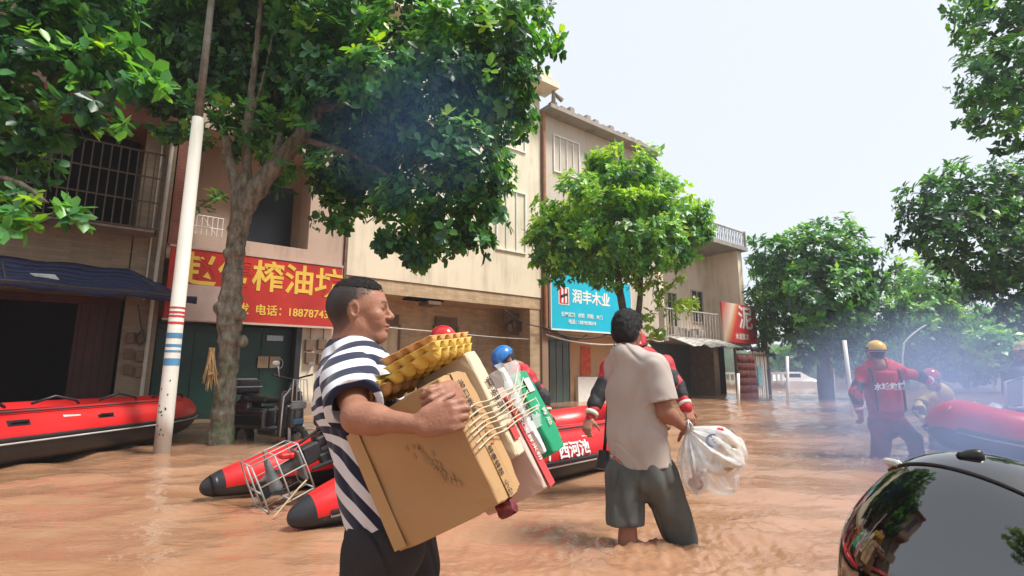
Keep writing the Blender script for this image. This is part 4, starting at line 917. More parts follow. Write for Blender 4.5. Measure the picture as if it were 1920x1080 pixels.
# ---- low pale wall, parked things far down the street
w_ = thing('garden_wall', 'low pale railed wall far down the street under the dark narrow tree', 'wall', at(1430, 716, 34) * Vector((1, 1, 0)) if False else Vector((at(1430, 716, 34).x, 34, 0)))
m = MB(); m.box(-2.5, 1.6, -.1, .1, -.4, .5); m.box(-2.5, 1.6, -.06, .06, .9, 1.05)
for i in range(13): m.box(-2.5+i*.31, -2.42+i*.31, -.05, .05, .5, .9)
m.build('wall', wall_mat('far_pale', (.5, .5, .46)), w_)
cr = thing('parked_car', 'white car half under water far down the street', 'car', (at(1470, 720, 38).x, 38, 0)); m = MB()
m.loft([[Vector((x, y, z)) for (y, z) in ((-.8, -.3), (-.85, .4*h0), (-.7, h1), (.7, h1), (.85, .4*h0), (.8, -.3))] for (x, h0, h1) in ((-2.1, .8, .35), (-1.9, 1, .55), (-1.0, 1, .62), (-.4, 1, 1.05), (.9, 1, 1.08), (1.6, 1, .68), (2.1, .9, .5))]); m.build('body', white, cr, smooth=False)
m = MB(); m.box(-.3, .85, -.79, -.72, .62, .95); m.build('window', dglass, cr)
# ================================================================ inflatable rescue boats
PVC = dict(rough=.32, var=.12, scale=3, bump=.12, bscale=9)
red_pvc = mat('red_pvc', (.62, .02, .022), **PVC); black_pvc = mat('black_pvc', (.022, .023, .028), rough=.38, var=.3, scale=4, bump=.1, bscale=9)
grey_pvc = mat('grey_pvc', (.16, .165, .17), .5, .25, 5); silver = mat('silver_strip', (.5, .5, .5), .3, .2, 10, metal=0)
alu = mat('scuffed_aluminium', (.45, .46, .47), .35, .25, 14, metal=.7, bump=.1)
def boat(name, label, loc, rotz, sc=1.0, r=.245, zc=.20, Ls=2.7, split=-0.12, bow=.35, halfw=.6, writing=None, cones=.78, far_cone=None):
    b = thing(name, label, 'boat', loc, rotz, 'red inflatable rescue boats')
    path = []
    def P(x, y, z, rr): path.append((Vector((x, y, z)), rr))
    for side in (1, -1):
        seq = []
        cl = (far_cone or cones) if side == 1 else cones
        for t in np.linspace(0, 1, 9)**1.25: seq.append((Vector((-cl + t*cl, side*halfw, zc*(.42 + .58*t**.8)*1.0 + .02)), .085 + (r-.085)*t**.75))
        for t in np.linspace(0, 1, 7)[1:]: seq.append((Vector((Ls*t, side*halfw, zc + .02 + .03*t)), r))
        for t in np.linspace(0, 1, 10)[1:]:
            a = t*pi/2; seq.append((Vector((Ls + 1.15*sin(a), side*halfw*cos(a)**.8 if t < 1 else 0, zc + .05 + bow*t**1.6)), r*(1 - .12*t)))
        if side == 1: path = seq
        else: path += seq[::-1][1:]
    n = 28; rings = []; mi = []
    for i, (p, rr) in enumerate(path):
        a = path[max(i-1, 0)][0]; c = path[min(i+1, len(path)-1)][0]; d = (c - a).normalized(); sidev = d.cross(Vector((0, 0, 1))).normalized(); up = sidev.cross(d).normalized()
        rings.append([(p + sidev*rr*cos(2*pi*k/n) + up*rr*sin(2*pi*k/n)) * 1.0 for k in range(n)])
    m = MB(); V = [v * sc for q in rings for v in q]; Fc = []; M = []
    for i in range(len(rings)-1):
        for k in range(n):
            k2 = (k+1) % n; Fc.append((i*n+k, i*n+k2, (i+1)*n+k2, (i+1)*n+k)); ang = sin(2*pi*(k+.5)/n)
            M.append(1 if (ang < split or (i < 1 or i > len(rings)-3)) else 0)
    for end in (0, len(rings)-1):
        c = path[end][0] * sc; d = (path[0][0]-path[1][0]).normalized() if end == 0 else (path[-1][0]-path[-2][0]).normalized(); rr = path[end][1]; prev = [end*n+k for k in range(n)]
        for q in (.5, .85):
            st = len(V); V += [c + d*rr*sc*sin(q*pi/2) + (Vector(rings[end][k])*sc - c)*cos(q*pi/2) for k in range(n)]
            for k in range(n): k2 = (k+1) % n; Fc.append((prev[k], prev[k2], st+k2, st+k)); M.append(1)
            prev = [st+k for k in range(n)]
        st = len(V); V.append(c + d*rr*sc)
        for k in range(n): Fc.append((prev[k], prev[(k+1) % n], st)); M.append(1)
    o = mk('tube', V, Fc, [red_pvc, black_pvc], b, smooth=True, mi=M)
    bm_ = o.modifiers.new('s', 'SUBSURF'); bm_.levels = 1; bm_.render_levels = 1
    def side_line(off, ang, r_, name, mm, i0=2, i1=None, both=True):
        for side in ((1, -1) if both else (-1,)):
            i1_ = len(path)//2 if i1 is None else i1; q = []
            for i in range(i0, i1_):
                p, rr = path[i] if side == 1 else path[len(path)-1-i]; 
                a = path[max(i-1, 0)][0]; c = path[i+1][0]; d = (c-a).normalized(); sv = Vector((-d.y, d.x, 0)).normalized()
                if side == -1: sv = Vector((sv.x, -sv.y, 0))
                q.append((p + sv*(rr+off)*cos(ang) + Vector((0, 0, (rr+off)*sin(ang))))*sc)
            mm_ = MB(); mm_.tube(q, r_*sc, 8); mm_.build(name, mm, b, smooth=True)
    side_line(.004, math.asin(split), .017, 'rub_strake', black_pvc, 2); side_line(.006, math.asin(split)-.14, .009, 'silver_stripe', silver, 2)
    side_line(.02, 1.05, .009, 'grab_line', mat('black_rope', (.03, .03, .035), .8), 7, 17)
    m = MB(); m.box(-.02*sc, (Ls+.55)*sc, -(halfw-.1)*sc, (halfw-.1)*sc, .02*sc, .09*sc); m.build('floor', grey_pvc, b)
    m = MB(); m.box(-.02*sc, .05*sc, -(halfw-.05)*sc, (halfw-.05)*sc, .0, .46*sc, bev=.015); m.build('transom', alu, b)
    m = MB(); m.box(1.2*sc, 1.42*sc, -(halfw-.02)*sc, (halfw-.02)*sc, .30*sc, .335*sc, bev=.01); m.build('bench', alu, b)
    # fittings on both tubes
    for side in (1, -1):
        for x in (.5, 1.35, 2.2):
            c = Vector((x, side*(halfw + r*.80), zc + .02 + r*.62)) * sc
            T = Matrix.Translation(c) @ Matrix.Rotation(-side*radians(52), 4, 'X')
            m = MB(); m.box(-.11, .11, -.035, .035, -.012, .01, bev=.006, T=T); m.tube([T @ Vector((-.09, 0, .0)), T @ Vector((-.07, 0, .035)), T @ Vector((.07, 0, .035)), T @ Vector((.09, 0, 0))], .014, 8); m.build('handle', black_pvc, b)
        c = Vector((1.0, side*(halfw + r*.88), zc+.02+r*.42)) * sc; T = Matrix.Translation(c) @ Matrix.Rotation(-side*radians(64), 4, 'X')
        m = MB(); m.ball((0, 0, 0), (.075, .075, .02), 16, 6, T=T); m.ball((0, 0, .015), (.035, .035, .02), 10, 6, T=T); m.build('valve', black_pvc, b, smooth=True)
        c = Vector((1.85, side*(halfw + r*.70), zc+.02+r*.76)) * sc; T = Matrix.Translation(c) @ Matrix.Rotation(-side*radians(42), 4, 'X')
        m = MB(); m.box(-.10, .10, -.028, .028, -.01, .004, bev=.003, T=T); m.build('badge', silver, b)
        m = MB(); m.box(.2*sc, 2.5*sc, side*halfw*sc - .05, side*halfw*sc + .05, (zc+.02+r-.012)*sc, (zc+.02+r+.008)*sc + .01, bev=.006); m.build('top_pad', black_pvc, b)
    if writing:
        x0, body, size = writing; a = radians(16); c = Vector((x0, -(halfw + (r+.006)*cos(a)), zc + .02 + (r+.006)*sin(a))) * sc
        text_obj('lettering', body, size, wht_text, b, c, rot=Matrix.Rotation(radians(90)-a, 4, 'X'), ext=.003, off=.004, align='RIGHT')
    return b
def v2(p): return (p[0], p[1], 0)
bmain = boat('rescue_boat', 'red inflatable boat between the two carrying men, outboard tilted over its stern', (-1.20, 4.36, 0), radians(43), writing=(1.80, '广西河池', .145), halfw=.66, Ls=2.35, bow=.15, far_cone=.98)
bleft = boat('rescue_boat', 'red inflatable boat with tall black underside moored by the dark shop', (-6.28, 4.05, .02), radians(81), sc=1.13, r=.255, zc=.22, split=.02, bow=.05, cones=.7)
bright = boat('rescue_boat', 'red inflatable boat blurred by exhaust smoke at the right edge', (8.75, 5.4, 0), radians(176), bow=.22, r=.27)
for i, (x, l_) in enumerate(((.2, .5), (1.3, .7), (2.3, .5))):
    pass
for i in range(5):      # gear straps along the left boat
    m = MB(); x = .3 + i*.8; m.tube([Vector((x, -.55, .62)), Vector((x+.2, -.62, .70)), Vector((x+.38, -.7, .64)), Vector((x+.5, -.6, .60))], .016, 6); m.build('strap', black_pvc, bleft, smooth=True)

# ---- tilted outboard on the middle boat, prop guard and all
ob = thing('outboard_motor', 'tilted grey outboard with wire propeller cage on the red boat stern', 'outboard motor', (-1.20, 4.36, .0), radians(43))
head_c = Vector((.02, 0, .56)); prop_c = Vector((-.74, .04, .24)); ax = (head_c - prop_c).normalized(); lf = Vector((0, 1, 0)); upv = ax.cross(lf) * -1; upv = lf.cross(ax).normalized() * -1
if upv.z < 0: upv = -upv
Rm = np.array([list(ax), list(lf), list(upv)]).T
S = SDF((-1.05, -.4, -.05), (.5, .4, .95), .010)
def q_(a, l, u): return prop_c + ax*a + lf*l + upv*u
S.boxr(q_(.92, 0, .03), (.2, .18, .20), .07, .02, R=Rm); S.boxr(q_(.60, 0, .0), (.16, .13, .15), .03, .03, R=Rm)
V_, F__ = S.mesh(); M_ = np.array(wm(ob)); mk('cowling', V_, F__, black_pl, ob, smooth=True)
S = SDF((-1.1, -.4, -.1), (.5, .4, .95), .008)
S.cone(q_(.1, 0, 0), q_(.68, 0, 0), .045, .075, .03, sq=(lf, .6)); S.boxr(q_(.20, 0, -.02), (.012, .085, .12), .008, .015, R=Rm); S.cone(q_(0, 0, -.10), q_(0, 0, .12), .045, .02, .03); S.cone(q_(-.10, 0, .0), q_(0, 0, .0), .01, .03, .03, sq=(lf, .4))
S.boxr(q_(.55, 0, -.02), (.09, .07, .10), .03, .03, R=Rm)
V_, F__ = S.mesh(); mk('leg', V_, F__, mat('grey_casting', (.17, .19, .2), .4, .3, 9, metal=.2), ob, smooth=True)
m = MB()
for i in range(3):
    a = i*2*pi/3 + .4; d = ax*cos(a) + lf*sin(a); e = (d.cross(upv)).normalized(); c = q_(0, 0, -.13)
    m.add([c + d*.02 - e*.02, c + d*.10 - e*.06 - upv*.02, c + d*.14 + upv*.01, c + d*.09 + e*.06 + upv*.03, c + d*.02 + e*.02], [(0, 1, 2, 3, 4)])
pr = m.build('propeller', black_pl, ob); pr.modifiers.new('t', 'SOLIDIFY').thickness = .008
m = MB(); hw = .155
for a in (-.13, .03, .2):
    c = [q_(a, l, u) for (l, u) in ((-hw, -.19), (hw, -.19), (hw, .0), (hw*.8, .16), (-hw*.8, .16), (-hw, .0), (-hw, -.19))]; m.tube(c, .006, 6)
for (l, u) in ((-hw, -.19), (hw, -.19), (0, -.19), (hw, .0), (-hw, .0), (hw*.8, .16), (-hw*.8, .16), (0, .16)): m.tube([q_(-.13, l, u), q_(.2, l, u)], .005, 6)
m.tube([q_(-.13, -hw, -.05), q_(-.13, hw, -.05)], .0065, 6); m.tube([q_(-.13, 0, -.19), q_(-.13, 0, .16)], .0065, 6)
m.build('propeller_cage', mat('zinc_wire', (.36, .355, .34), .35, .2, 20), ob, smooth=True)
m = MB(); m.box(-.05, .05, -.05, .05, -.02, .02, bev=.01, T=Matrix.Translation(q_(.13, -.02, .09))); m.build('red_tag', red_pvc, ob)
m = MB(); m.tube([q_(.75, .05, .1), q_(1.0, .12, .22), q_(1.45, .2, .30)], [.02, .022, .018], 8); m.tube([q_(.5, .09, .06), q_(1.2, .16, .12)], .022, 8); m.build('tiller', mat('tiller_grey', (.08, .09, .1), .3, .2), ob, smooth=True)
m = MB()
for (a, l, u, x, y, z) in ((.30, 0, .02, .07, .06, .07), (.42, .02, .07, .06, .07, .04), (.40, -.05, -.06, .07, .03, .05), (.50, -.08, .08, .05, .03, .05), (.62, -.12, -.04, .08, .03, .05), (.72, -.15, .06, .07, .03, .06), (.52, 0, .16, .10, .05, .03)):
    T = Matrix.Translation(q_(a, l, u)) @ Matrix(((ax.x, lf.x, upv.x, 0), (ax.y, lf.y, upv.y, 0), (ax.z, lf.z, upv.z, 0), (0, 0, 0, 1))); m.box(-x, x, -y, y, -z, z, bev=.012, T=T)
m.tube([q_(.25, -.07, -.08), q_(.5, -.12, -.10), q_(.8, -.14, -.02)], .016, 8); m.tube([q_(.2, .05, .10), q_(.5, .0, .17), q_(.85, -.05, .2)], .012, 8)
m.build('bracket', mat('engine_black', (.03, .032, .035), .35, .3, 12), ob, world=False)
m = MB()
for i in range(9): m.ball(q_(.52+.06*(i % 3), -.07, .05*(i//3)-.04), .018, 8, 6)
m.build('bolt', alu, ob, smooth=True)
m = MB(); a = on(515, 968, .02); m.tube([a, at(560, 915, 3.75), at(575, 900, 3.8)], .006, 6); o = m.build('bamboo_cane', mat('cane', (.5, .4, .25), .7)); tag(o, 'thin bamboo cane trailing from the propeller cage into the water', 'cane')

# ---- near outboard cowling, lower right corner
nb = thing('outboard_motor', 'large glossy black outboard cowling close to the camera in the lower right', 'outboard motor', (.78, .86, .2))
gloss = mat('gloss_black', (.004, .004, .0045), .045, .05, 3, coat=1.0, spec=.6, ior=1.85)
K = .78; c0 = at(1902, 1060, .84); fwd = Vector((.45, -.78, -.42)).normalized(); sdv = Vector((.80, .58, 0)).normalized(); sdv = (sdv - fwd*sdv.dot(fwd)).normalized(); uv = fwd.cross(sdv).normalized()
if uv.z < 0: uv = -uv
Rc = np.array([list(fwd), list(sdv), list(uv)]).T
S = SDF(c0 + Vector((-.42, -.42, -.5)), c0 + Vector((.5, .5, .32)), .006)
S.ell(c0, np.array((.25, .185, .20))*K, .02, R=Rc); S.ell(c0 + uv*(-.12*K) , np.array((.24, .185, .17))*K, .10*K, R=Rc); S.ell(c0 + fwd*.14*K + sdv*.05*K - uv*.03*K, np.array((.24, .175, .16))*K, .08*K, R=Rc); S.cone(c0 - uv*.1 - fwd*.08, c0 - uv*.42 - fwd*.05, .12, .10, .06)
S.build('cowling', gloss, nb)
S = SDF(c0 + Vector((-.42, -.42, -.3)), c0 + Vector((.5, .5, .32)), .005)
pk = c0 - fwd*.05 + uv*.163
S.cone(c0 + (-fwd*.13 - sdv*.05 + uv*.165)*K, c0 + (-fwd*.11 - sdv*.04 + uv*.178)*K, .006, .011, .01); S.build('air_intake', black_pl, nb)
m = MB(); pt = []
def cs(a, b):   # a point on the cowling shell
    d = (fwd*.25*sin(a) + sdv*.187*cos(a)*sin(b) + uv*.202*cos(a)*cos(b))*K; return c0 + d
for t in np.linspace(-1.2, .9, 24): pt.append(cs(t, -.62))
m.tube(pt, .003, 6); m.build('seam', black_pl, nb, smooth=True, world=True)
m = MB(); pt = [c0 + (fwd*.236*cos(t) + sdv*.187*sin(t)) * K - uv*(.07*K) for t in np.linspace(pi*.75, pi*1.5, 24)]
m.tube(pt, .008, 8); m.build('red_stripe', mat('red_stripe', (.3, .01, .015), .2, coat=.8), nb, smooth=True, world=True)
m = MB(); p = cs(-1.12, -.5); m.box(-.014, .014, -.018, .018, -.006, .006, bev=.004, T=Matrix.Translation(p) @ Matrix.Rotation(.8, 4, 'Y')); m.build('latch', silver, nb, world=True)

# ---- scooters parked before the green door
def scooter(label, loc, rotz, box=True, body=None, rack=True):
    t = thing('scooter', label, 'scooter', loc, rotz, 'scooters parked in the flood by the green door')
    body = body or mat('scooter_black', (.03, .03, .033), .18, .4, 8, coat=.8)
    def sd(name, prims, mm, lo, hi, vox=.012):
        S = SDF(lo, hi, vox)
        for p in prims:
            if p[0] == 'b': S.boxr(p[1], p[2], p[3], .03)
            elif p[0] == 'e': S.ell(p[1], p[2], .03)
            else: S.cone(p[1], p[2], p[3], p[4], .03, sq=p[5] if len(p) > 5 else None)
        V_, F_ = S.mesh(); return mk(name, V_, F_, mm, t, smooth=True)
    sd('body', [('b', (-.35, 0, .30), (.38, .14, .17), .08), ('b', (-.55, 0, .45), (.2, .12, .1), .06), ('b', (.12, 0, .12), (.22, .14, .05), .03), ('b', (.42, 0, .38), (.05, .17, .32), .04), ('c', (.4, 0, .6), (.46, 0, .78), .09, .06), ('b', (.52, 0, .34), (.10, .10, .16), .05)], body, (-.9, -.3, -.1), (.75, .3, 1.0))
    sd('seat', [('b', (-.30, 0, .56), (.32, .13, .05), .045), ('e', (-.5, 0, .6), (.18, .13, .05))], black_pl, (-.8, -.25, .4), (.2, .25, .75))
    if box:
        sd('top_box', [('b', (-.72, 0, .74), (.17, .19, .11), .05)], black_pl, (-1, -.3, .55), (-.4, .3, .95)); m = MB(); m.box(-.9, -.54, -.2, .2, .735, .755, bev=.005); m.box(-.82, -.62, -.16, .16, .85, .87, bev=.008); m.build('box_sheen', silver, t)  # pale strips on the box: edge highlights put into the colour
    m = MB(); m.tube([(.44, -.33, .93), (.42, -.2, .90), (.46, 0, .86), (.42, .2, .90), (.44, .33, .93)], .014, 8); m.build('handlebar', black_pl, t, smooth=True)
    m = MB()
    for s in (1, -1): m.tube([(.475, s*.17, .08), (.49, s*.175, .35), (.47, s*.15, .62), (.49, s*.06, .74)], .010, 6)
    m.build('shield_trim', silver, t, smooth=True)  # chrome trim, its sheen put into pale non-metal paint
    m = MB(); m.box(.605, .64, -.08, .08, .24, .32, bev=.01); m.build('number_plate', mat('blue_plate', (.05, .12, .2), .4), t)
    for s in (1, -1):
        m = MB(); m.tube([(.43, s*.22, .9), (.46, s*.27, 1.05)], .007, 6); m.ball((.45, s*.30, 1.09), (.015, .06, .035), 12, 8); m.build('mirror', silver, t, smooth=True)
    sd('headlight', [('b', (.60, 0, .50), (.03, .12, .05), .02)], mat('lamp_glass', (.22, .23, .25), .08, .2), (.5, -.2, .4), (.7, .2, .6), .01)
    m = MB(); m.tube([(.62, -.13, .56), (.63, .13, .56), (.60, .11, .86), (.60, -.11, .86), (.62, -.13, .56)], .008, 6)
    for y in (-.06, 0, .06): m.tube([(.63, y, .56), (.605, y*.9, .86)], .006, 6)
    if rack: m.build('front_rack', silver, t, smooth=True)  # pale paint carries the shine of the chrome rack
    for (x, nm) in ((.62, 'wheel'), (-.62, 'wheel')):
        m = MB(); P_ = [(x + .19*cos(a), 0, .0 + .19*sin(a)) for a in np.linspace(0, 2*pi, 24)]; m.tube(P_, .045, 10); w = m.build(nm, mat('tyre', (.02, .02, .02), .8), t, smooth=True)
        m = MB(); m.tube([(x, -.03, 0), (x, .03, 0)], .12, 16); m.build('hub', steel, w)
    sd('fender', [('c', (.52, 0, .20), (.76, 0, .16), .06, .03, ((0, 1, 0), .9))], silver if not box else body, (.35, -.2, 0), (.95, .2, .35))
    m = MB(); m.tube([(.55, -.07, .0), (.50, -.07, .5)], .022, 8); m.tube([(.55, .07, 0), (.50, .07, .5)], .022, 8); m.build('fork', silver, t, smooth=True)
    return t
sp = on(520, 833)
scooter('black scooter with top box and chromed front rack beside the mossy trunk', (sp.x - .26, sp.y + .30, .03), radians(-30))
scooter('second scooter with pale fairing partly hidden behind the striped shirt', (sp.x + .62, sp.y + .62, 0), radians(-50), box=False, body=mat('scooter_pale', (.10, .095, .09), .3, .9, 7, coat=.3), rack=False)
# ================================================================ people
def nrm(v): v = np.array(v, float); return v / np.linalg.norm(v)
A3 = lambda v: np.array(tuple(v), float)
skin_nt = {}
def skin_mat(name, rough=.5):
    m = mat(name, (1, 1, 1), rough, .12, 30, bump=.15, bscale=120, attr='col', sss=.08, spec=.4); return m
SKIN = skin_mat('skin')
def head(S, o, f, u, k=1.0):
    f, u = nrm(f), nrm(u); u = nrm(u - f*(u@f)); l = np.cross(u, f); R = np.array([f, l, u]).T; o = A3(o)
    q = lambda x, y, z: o + R @ (np.array([x, y, z]) * k)
    S.ell(q(-.012, 0, .045), (.100*k, .078*k, .084*k), .02, R=R); S.ell(q(-.035, 0, .02), (.078*k, .074*k, .078*k), .03, R=R)
    S.cone(q(.03, 0, .01), q(.045, 0, -.065), .060*k, .040*k, .03)
    for s in (1, -1):
        S.cone(q(-.008, s*.048, -.04), q(.055, s*.018, -.086), .019*k, .019*k, .03)          # jaw
        S.ell(q(.058, s*.043, -.012), (.026*k, .022*k, .02*k), .02, R=R)                     # cheekbone
    S.cone(q(.077, -.028, .030), q(.077, .028, .030), .011*k, .011*k, .02)
    for s in (1, -1): S.ell(q(.060, s*.030, -.038), (.026*k, .026*k, .024*k), .02, R=R)                     # brow
    S.ell(q(.076, 0, -.083), (.016*k, .02*k, .015*k), .018, R=R)                             # chin
    for s in (1, -1): S.ell(q(.091, s*.031, .010), (.014*k, .016*k, .010*k), .012, 'sub', R=R)   # sockets
    S.cone(q(.084, 0, .022), q(.108, 0, -.014), .008*k, .0115*k, .012); 
    for s in (1, -1): S.ell(q(.097, s*.012, -.019), (.011*k, .008*k, .007*k), .006, R=R)
    S.ell(q(.090, 0, -.046), (.012*k, .023*k, .0065*k), .006, R=R); S.ell(q(.087, 0, -.059), (.012*k, .021*k, .0075*k), .005, R=R)
    for s in (1, -1):
        S.ell(q(.073, s*.031, .010), .0125*k, .002)
        S.cone(q(.083, s*.018, .0175), q(.080, s*.044, .016), .0045*k, .004*k, .004)
        Re = R @ np.array([[cos(.35), -sin(.35)*s, 0], [sin(.35)*s, cos(.35), 0], [0, 0, 1]])
        S.ell(q(-.012, s*.079, .002), (.019*k, .008*k, .032*k), .006, R=Re); S.ell(q(-.008, s*.084, .006), (.011*k, .006*k, .02*k), .004, 'sub', R=Re)
    S.cone(q(-.020, 0, -.035), q(-.045, 0, -.15), .052*k, .058*k, .03)
    return q, R
def head_colors(V, q_o, R, k, base, hairc=None, fade=False):
    """colours the skin itself has: lips, brows, eyes, cropped scalp; nostril shade is painted in too"""
    P = (V - q_o) @ R / k; x, y, z = P.T; c = np.tile(base, (len(V), 1))
    c = c * (1 + .10*wob(V, 18, 3))[:, None]
    def mixc(mask, col): c[:] = c*(1-mask[:, None]) + np.array(col)*mask[:, None]
    inh = (np.abs(x) < .14) & (np.abs(y) < .11) & (z > -.12) & (z < .15)
    if hairc is not None:
        line = .062 - .09*np.clip(-x + .03, 0, .2)*1.0 - np.where(x < .0, 1.5*np.clip(-x, 0, .06), 0)
        line = np.where(x > .045, .072, np.where(x > -.002, .028 + (x+.002)*.7, -.02 - 1.0*np.clip(-x-.0, 0, .06)))
        m_ = np.clip((z - line)/.016, 0, 1) * inh * (np.hypot((x+.008)/.022, z/.036) > 1.15) * np.clip((.088 - x)/.012, 0, 1)
        sh = np.clip((z - line)/.07, 0, 1) if fade else np.ones_like(z)
        mixc(m_ * ((.50 + .45*sh) if fade else .95), hairc)
    lip = np.exp(-((z+.052)/.009)**2 - (y/.02)**2) * (x > .07) * inh; mixc(np.clip(lip, 0, .65), np.array(base)*[.75, .45, .45])
    br = np.exp(-((z-.035)/.005)**2) * (np.abs(y) > .013) * (np.abs(y) < .048) * (x > .055) * inh; mixc(np.clip(br*.9, 0, .85), (.02, .016, .014))
    for s in (1, -1):
        d = np.sqrt((x-.073)**2 + (y-s*.031)**2 + (z-.010)**2); m_ = (d < .0142) & (x > .074) & (z > .004) & (z < .0150); mixc(m_*1.0, (.16, .12, .11))
        ir = m_ & (np.hypot(y-s*.031, z-.010) < .0062); mixc(ir*1.0, (.02, .012, .01))
    dk = np.exp(-(((x-.097)/.01)**2 + ((np.abs(y)-.009)/.005)**2 + ((z+.032)/.004)**2)); mixc(np.clip(dk*.6, 0, .6), (.1, .03, .02))  # dark nostrils: shade of the openings painted on the skin
    return c
def hand(S, w, d, n, lat, curl=(.5, .6, .4), k=1.0, spread=.12, thumb=(.45, .8, .35), tcurl=.5, fat=1.0):
    """w wrist, d towards knuckles, n out of the palm, lat towards the thumb"""
    w, d = A3(w), nrm(d); n = nrm(A3(n) - d*(A3(n)@d)); lat_ = np.cross(d, n); lat_ = lat_ if lat_ @ A3(lat) > 0 else -lat_; r = .0092*k*fat
    kn = []
    for i, (a, L_) in enumerate(((.030, .088), (.010, .093), (-.011, .089), (-.031, .080))):
        p = w + d*L_*k + lat_*a*k - n*.002; kn.append(p); S.cone(w + lat_*a*.6*k + d*.01*k, p, .0165*k, .0115*k, .014, sq=(n, .9))
    S.ell(w + d*.045*k, (.05*k, .04*k, .016*k), .01, R=np.array([d, lat_, n]).T)
    for i, (p, L_) in enumerate(zip(kn, (.072, .082, .076, .060))):
        sp = (1.5 - i)*spread*.5; dd = nrm(d*cos(sp) + lat_*sin(sp)); a = 0; q = p; segs = (.45, .31, .24)
        for j in range(3):
            a += curl[j] * (1 + .12*(i-1)); e = q + (dd*cos(a) + n*sin(a)) * L_*segs[j]*1.05*k; S.cone(q, e, r*(1-.08*j), r*(.94-.1*j), .004 if j else .008); q = e
    b = w + d*.022*k + lat_*.026*k; t = nrm(d*thumb[0] + lat_*thumb[1] + n*thumb[2]); e = b + t*.042*k; S.cone(b, e, .016*k, .0115*k, .014)
    t2 = nrm(t*cos(tcurl) + (d*.6 + n*.8)*sin(tcurl)); e2 = e + t2*.032*k; S.cone(e, e2, .0115*k, .010*k, .005); t3 = nrm(t2*cos(.3) + (d*.4+n*.9)*sin(.3)); S.cone(e2, e2 + t3*.022*k, .010*k, .0085*k, .004)
def arm(S, sh, el, wr, k=1.0, fat=1.0):
    sh, el, wr = A3(sh), A3(el), A3(wr)
    S.cone(sh, el, .052*fat, .041*fat, .02); S.ell(sh*.5 + el*.5, .049*fat, .03); S.cone(el, wr, .041*fat, .026*fat, .02, ); m = el*.72 + wr*.28; S.cone(el*.9+wr*.1, m, .040*fat, .043*fat, .03)
def leg(S, hip, kn, an, fat=1.0, foot=None):
    hip, kn, an = A3(hip), A3(kn), A3(an)
    S.cone(hip, kn, .085*fat, .052*fat, .03); S.cone(kn, an, .050*fat, .034*fat, .02); c = kn*.68 + an*.32; S.ell(c, (.052*fat, .055*fat, .10), .03)
    if foot is not None: S.cone(an, an + nrm(foot)*.16 - np.array([0, 0, .04]), .035, .028, .03)
def folds(seed, amp, sc=16, dirv=None):
    def fn(P):
        if dirv is not None:
            d = nrm(dirv); P = P - (P @ d.astype(P.dtype))[..., None] * (d*.75).astype(P.dtype)
        w = wob(P, sc, seed, 3); return amp * (1 - np.abs(w)*2.2)
    return fn

def creases(seed, amp, sc=9, dirv=(0, 0, 1), w0=.14):
    def fn(P):
        d = nrm(dirv); Q = P - (P @ d.astype(P.dtype))[..., None] * (d*.7).astype(P.dtype)
        return amp * (np.exp(-(wob(Q, sc, seed, 2)/w0)**2) - .35*np.exp(-((wob(Q, sc, seed, 2)-.3)/.25)**2))
    return fn

def strands(o, n, L_, w, seed, frame=None):
    """short hairs standing on a hair surface, added to the same mesh"""
    r = np.random.default_rng(seed); me = o.data; V = np.empty(len(me.vertices)*3, np.float32); me.vertices.foreach_get('co', V); V = V.reshape(-1, 3); N_ = np.empty(len(me.vertices)*3, np.float32); me.vertices.foreach_get('normal', N_); N_ = N_.reshape(-1, 3)
    i = r.integers(0, len(V), n); p = V[i] + r.normal(0, .0015, (n, 3)) - N_[i]*.001; d = N_[i] + r.normal(0, .45, (n, 3)); d /= np.linalg.norm(d, axis=1)[:, None]; s_ = np.cross(d, r.normal(size=(n, 3))); s_ /= np.linalg.norm(s_, axis=1)[:, None]
    l = L_ * r.uniform(.4, 1.2, n)[:, None]; T_ = np.stack([p - s_*w, p + s_*w, p + d*l + r.normal(0, .001, (n, 3))], 1).reshape(-1, 3)
    t = mk('strand', T_, np.arange(3*n).reshape(-1, 3), o.data.materials[0]); join_into(o, t)
def bb(pts, pad):
    a = np.array([A3(p) for p in pts]); return a.min(0) - pad, a.max(0) + pad

# ---------------------------------------------------------------- man with the cartons
M1 = thing('person', 'man in navy and white striped shirt hugging a strapped stack of cartons', 'person', (at(680, 1000, 1.85).x, 1.85, 0))
h1 = at(676, 589, 1.80); f1 = (cos(.16), sin(.16), .06); base1 = np.array((.31, .145, .095))
shN, shF = at(656, 708, 1.63), at(686, 700, 1.99); el1 = at(668, 782, 1.40); wr1 = at(788, 797, 1.335)
elF = at(760, 800, 2.02); wrF = at(838, 735, 1.56)
chest, belly, hips = at(676, 748, 1.81), at(706, 880, 1.82), at(728, 985, 1.83)
kneeN, kneeF = at(665, 1230, 1.72), at(800, 1190, 1.98)
ankN, ankF = kneeN + Vector((-.12, 0, -.42)), kneeF + Vector((.02, .02, -.42))
lo, hi = bb([h1, shN, el1, wr1, wrF, elF, hips, at(870, 780, 1.34), at(900, 760, 1.6)], .17); lo[2] = hips.z - .25
S = SDF(lo, hi, .0045)
q1, R1 = head(S, h1, f1, (-.04, 0, 1), 1.0)
nk = q1(-.05, 0, -.15); S.cone(q1(-.025, 0, -.06), nk, .058, .064, .03); S.cone(nk, chest, .055, .07, .03)
S.cone(chest, hips, .09, .09, .05); S.cone(shN, shF, .05, .05, .04)
arm(S, shN, el1, wr1, fat=.90); arm(S, shF, elF, wrF, fat=1.05)
dr = nrm(A3(at(838, 782, 1.33)) - A3(wr1))
hand(S, wr1, dr, (.25, .95, -.1), (0, .1, 1), curl=(.55, 1.1, .8), k=.98, spread=.05, thumb=(.75, .45, .4), tcurl=.45, fat=1.12)
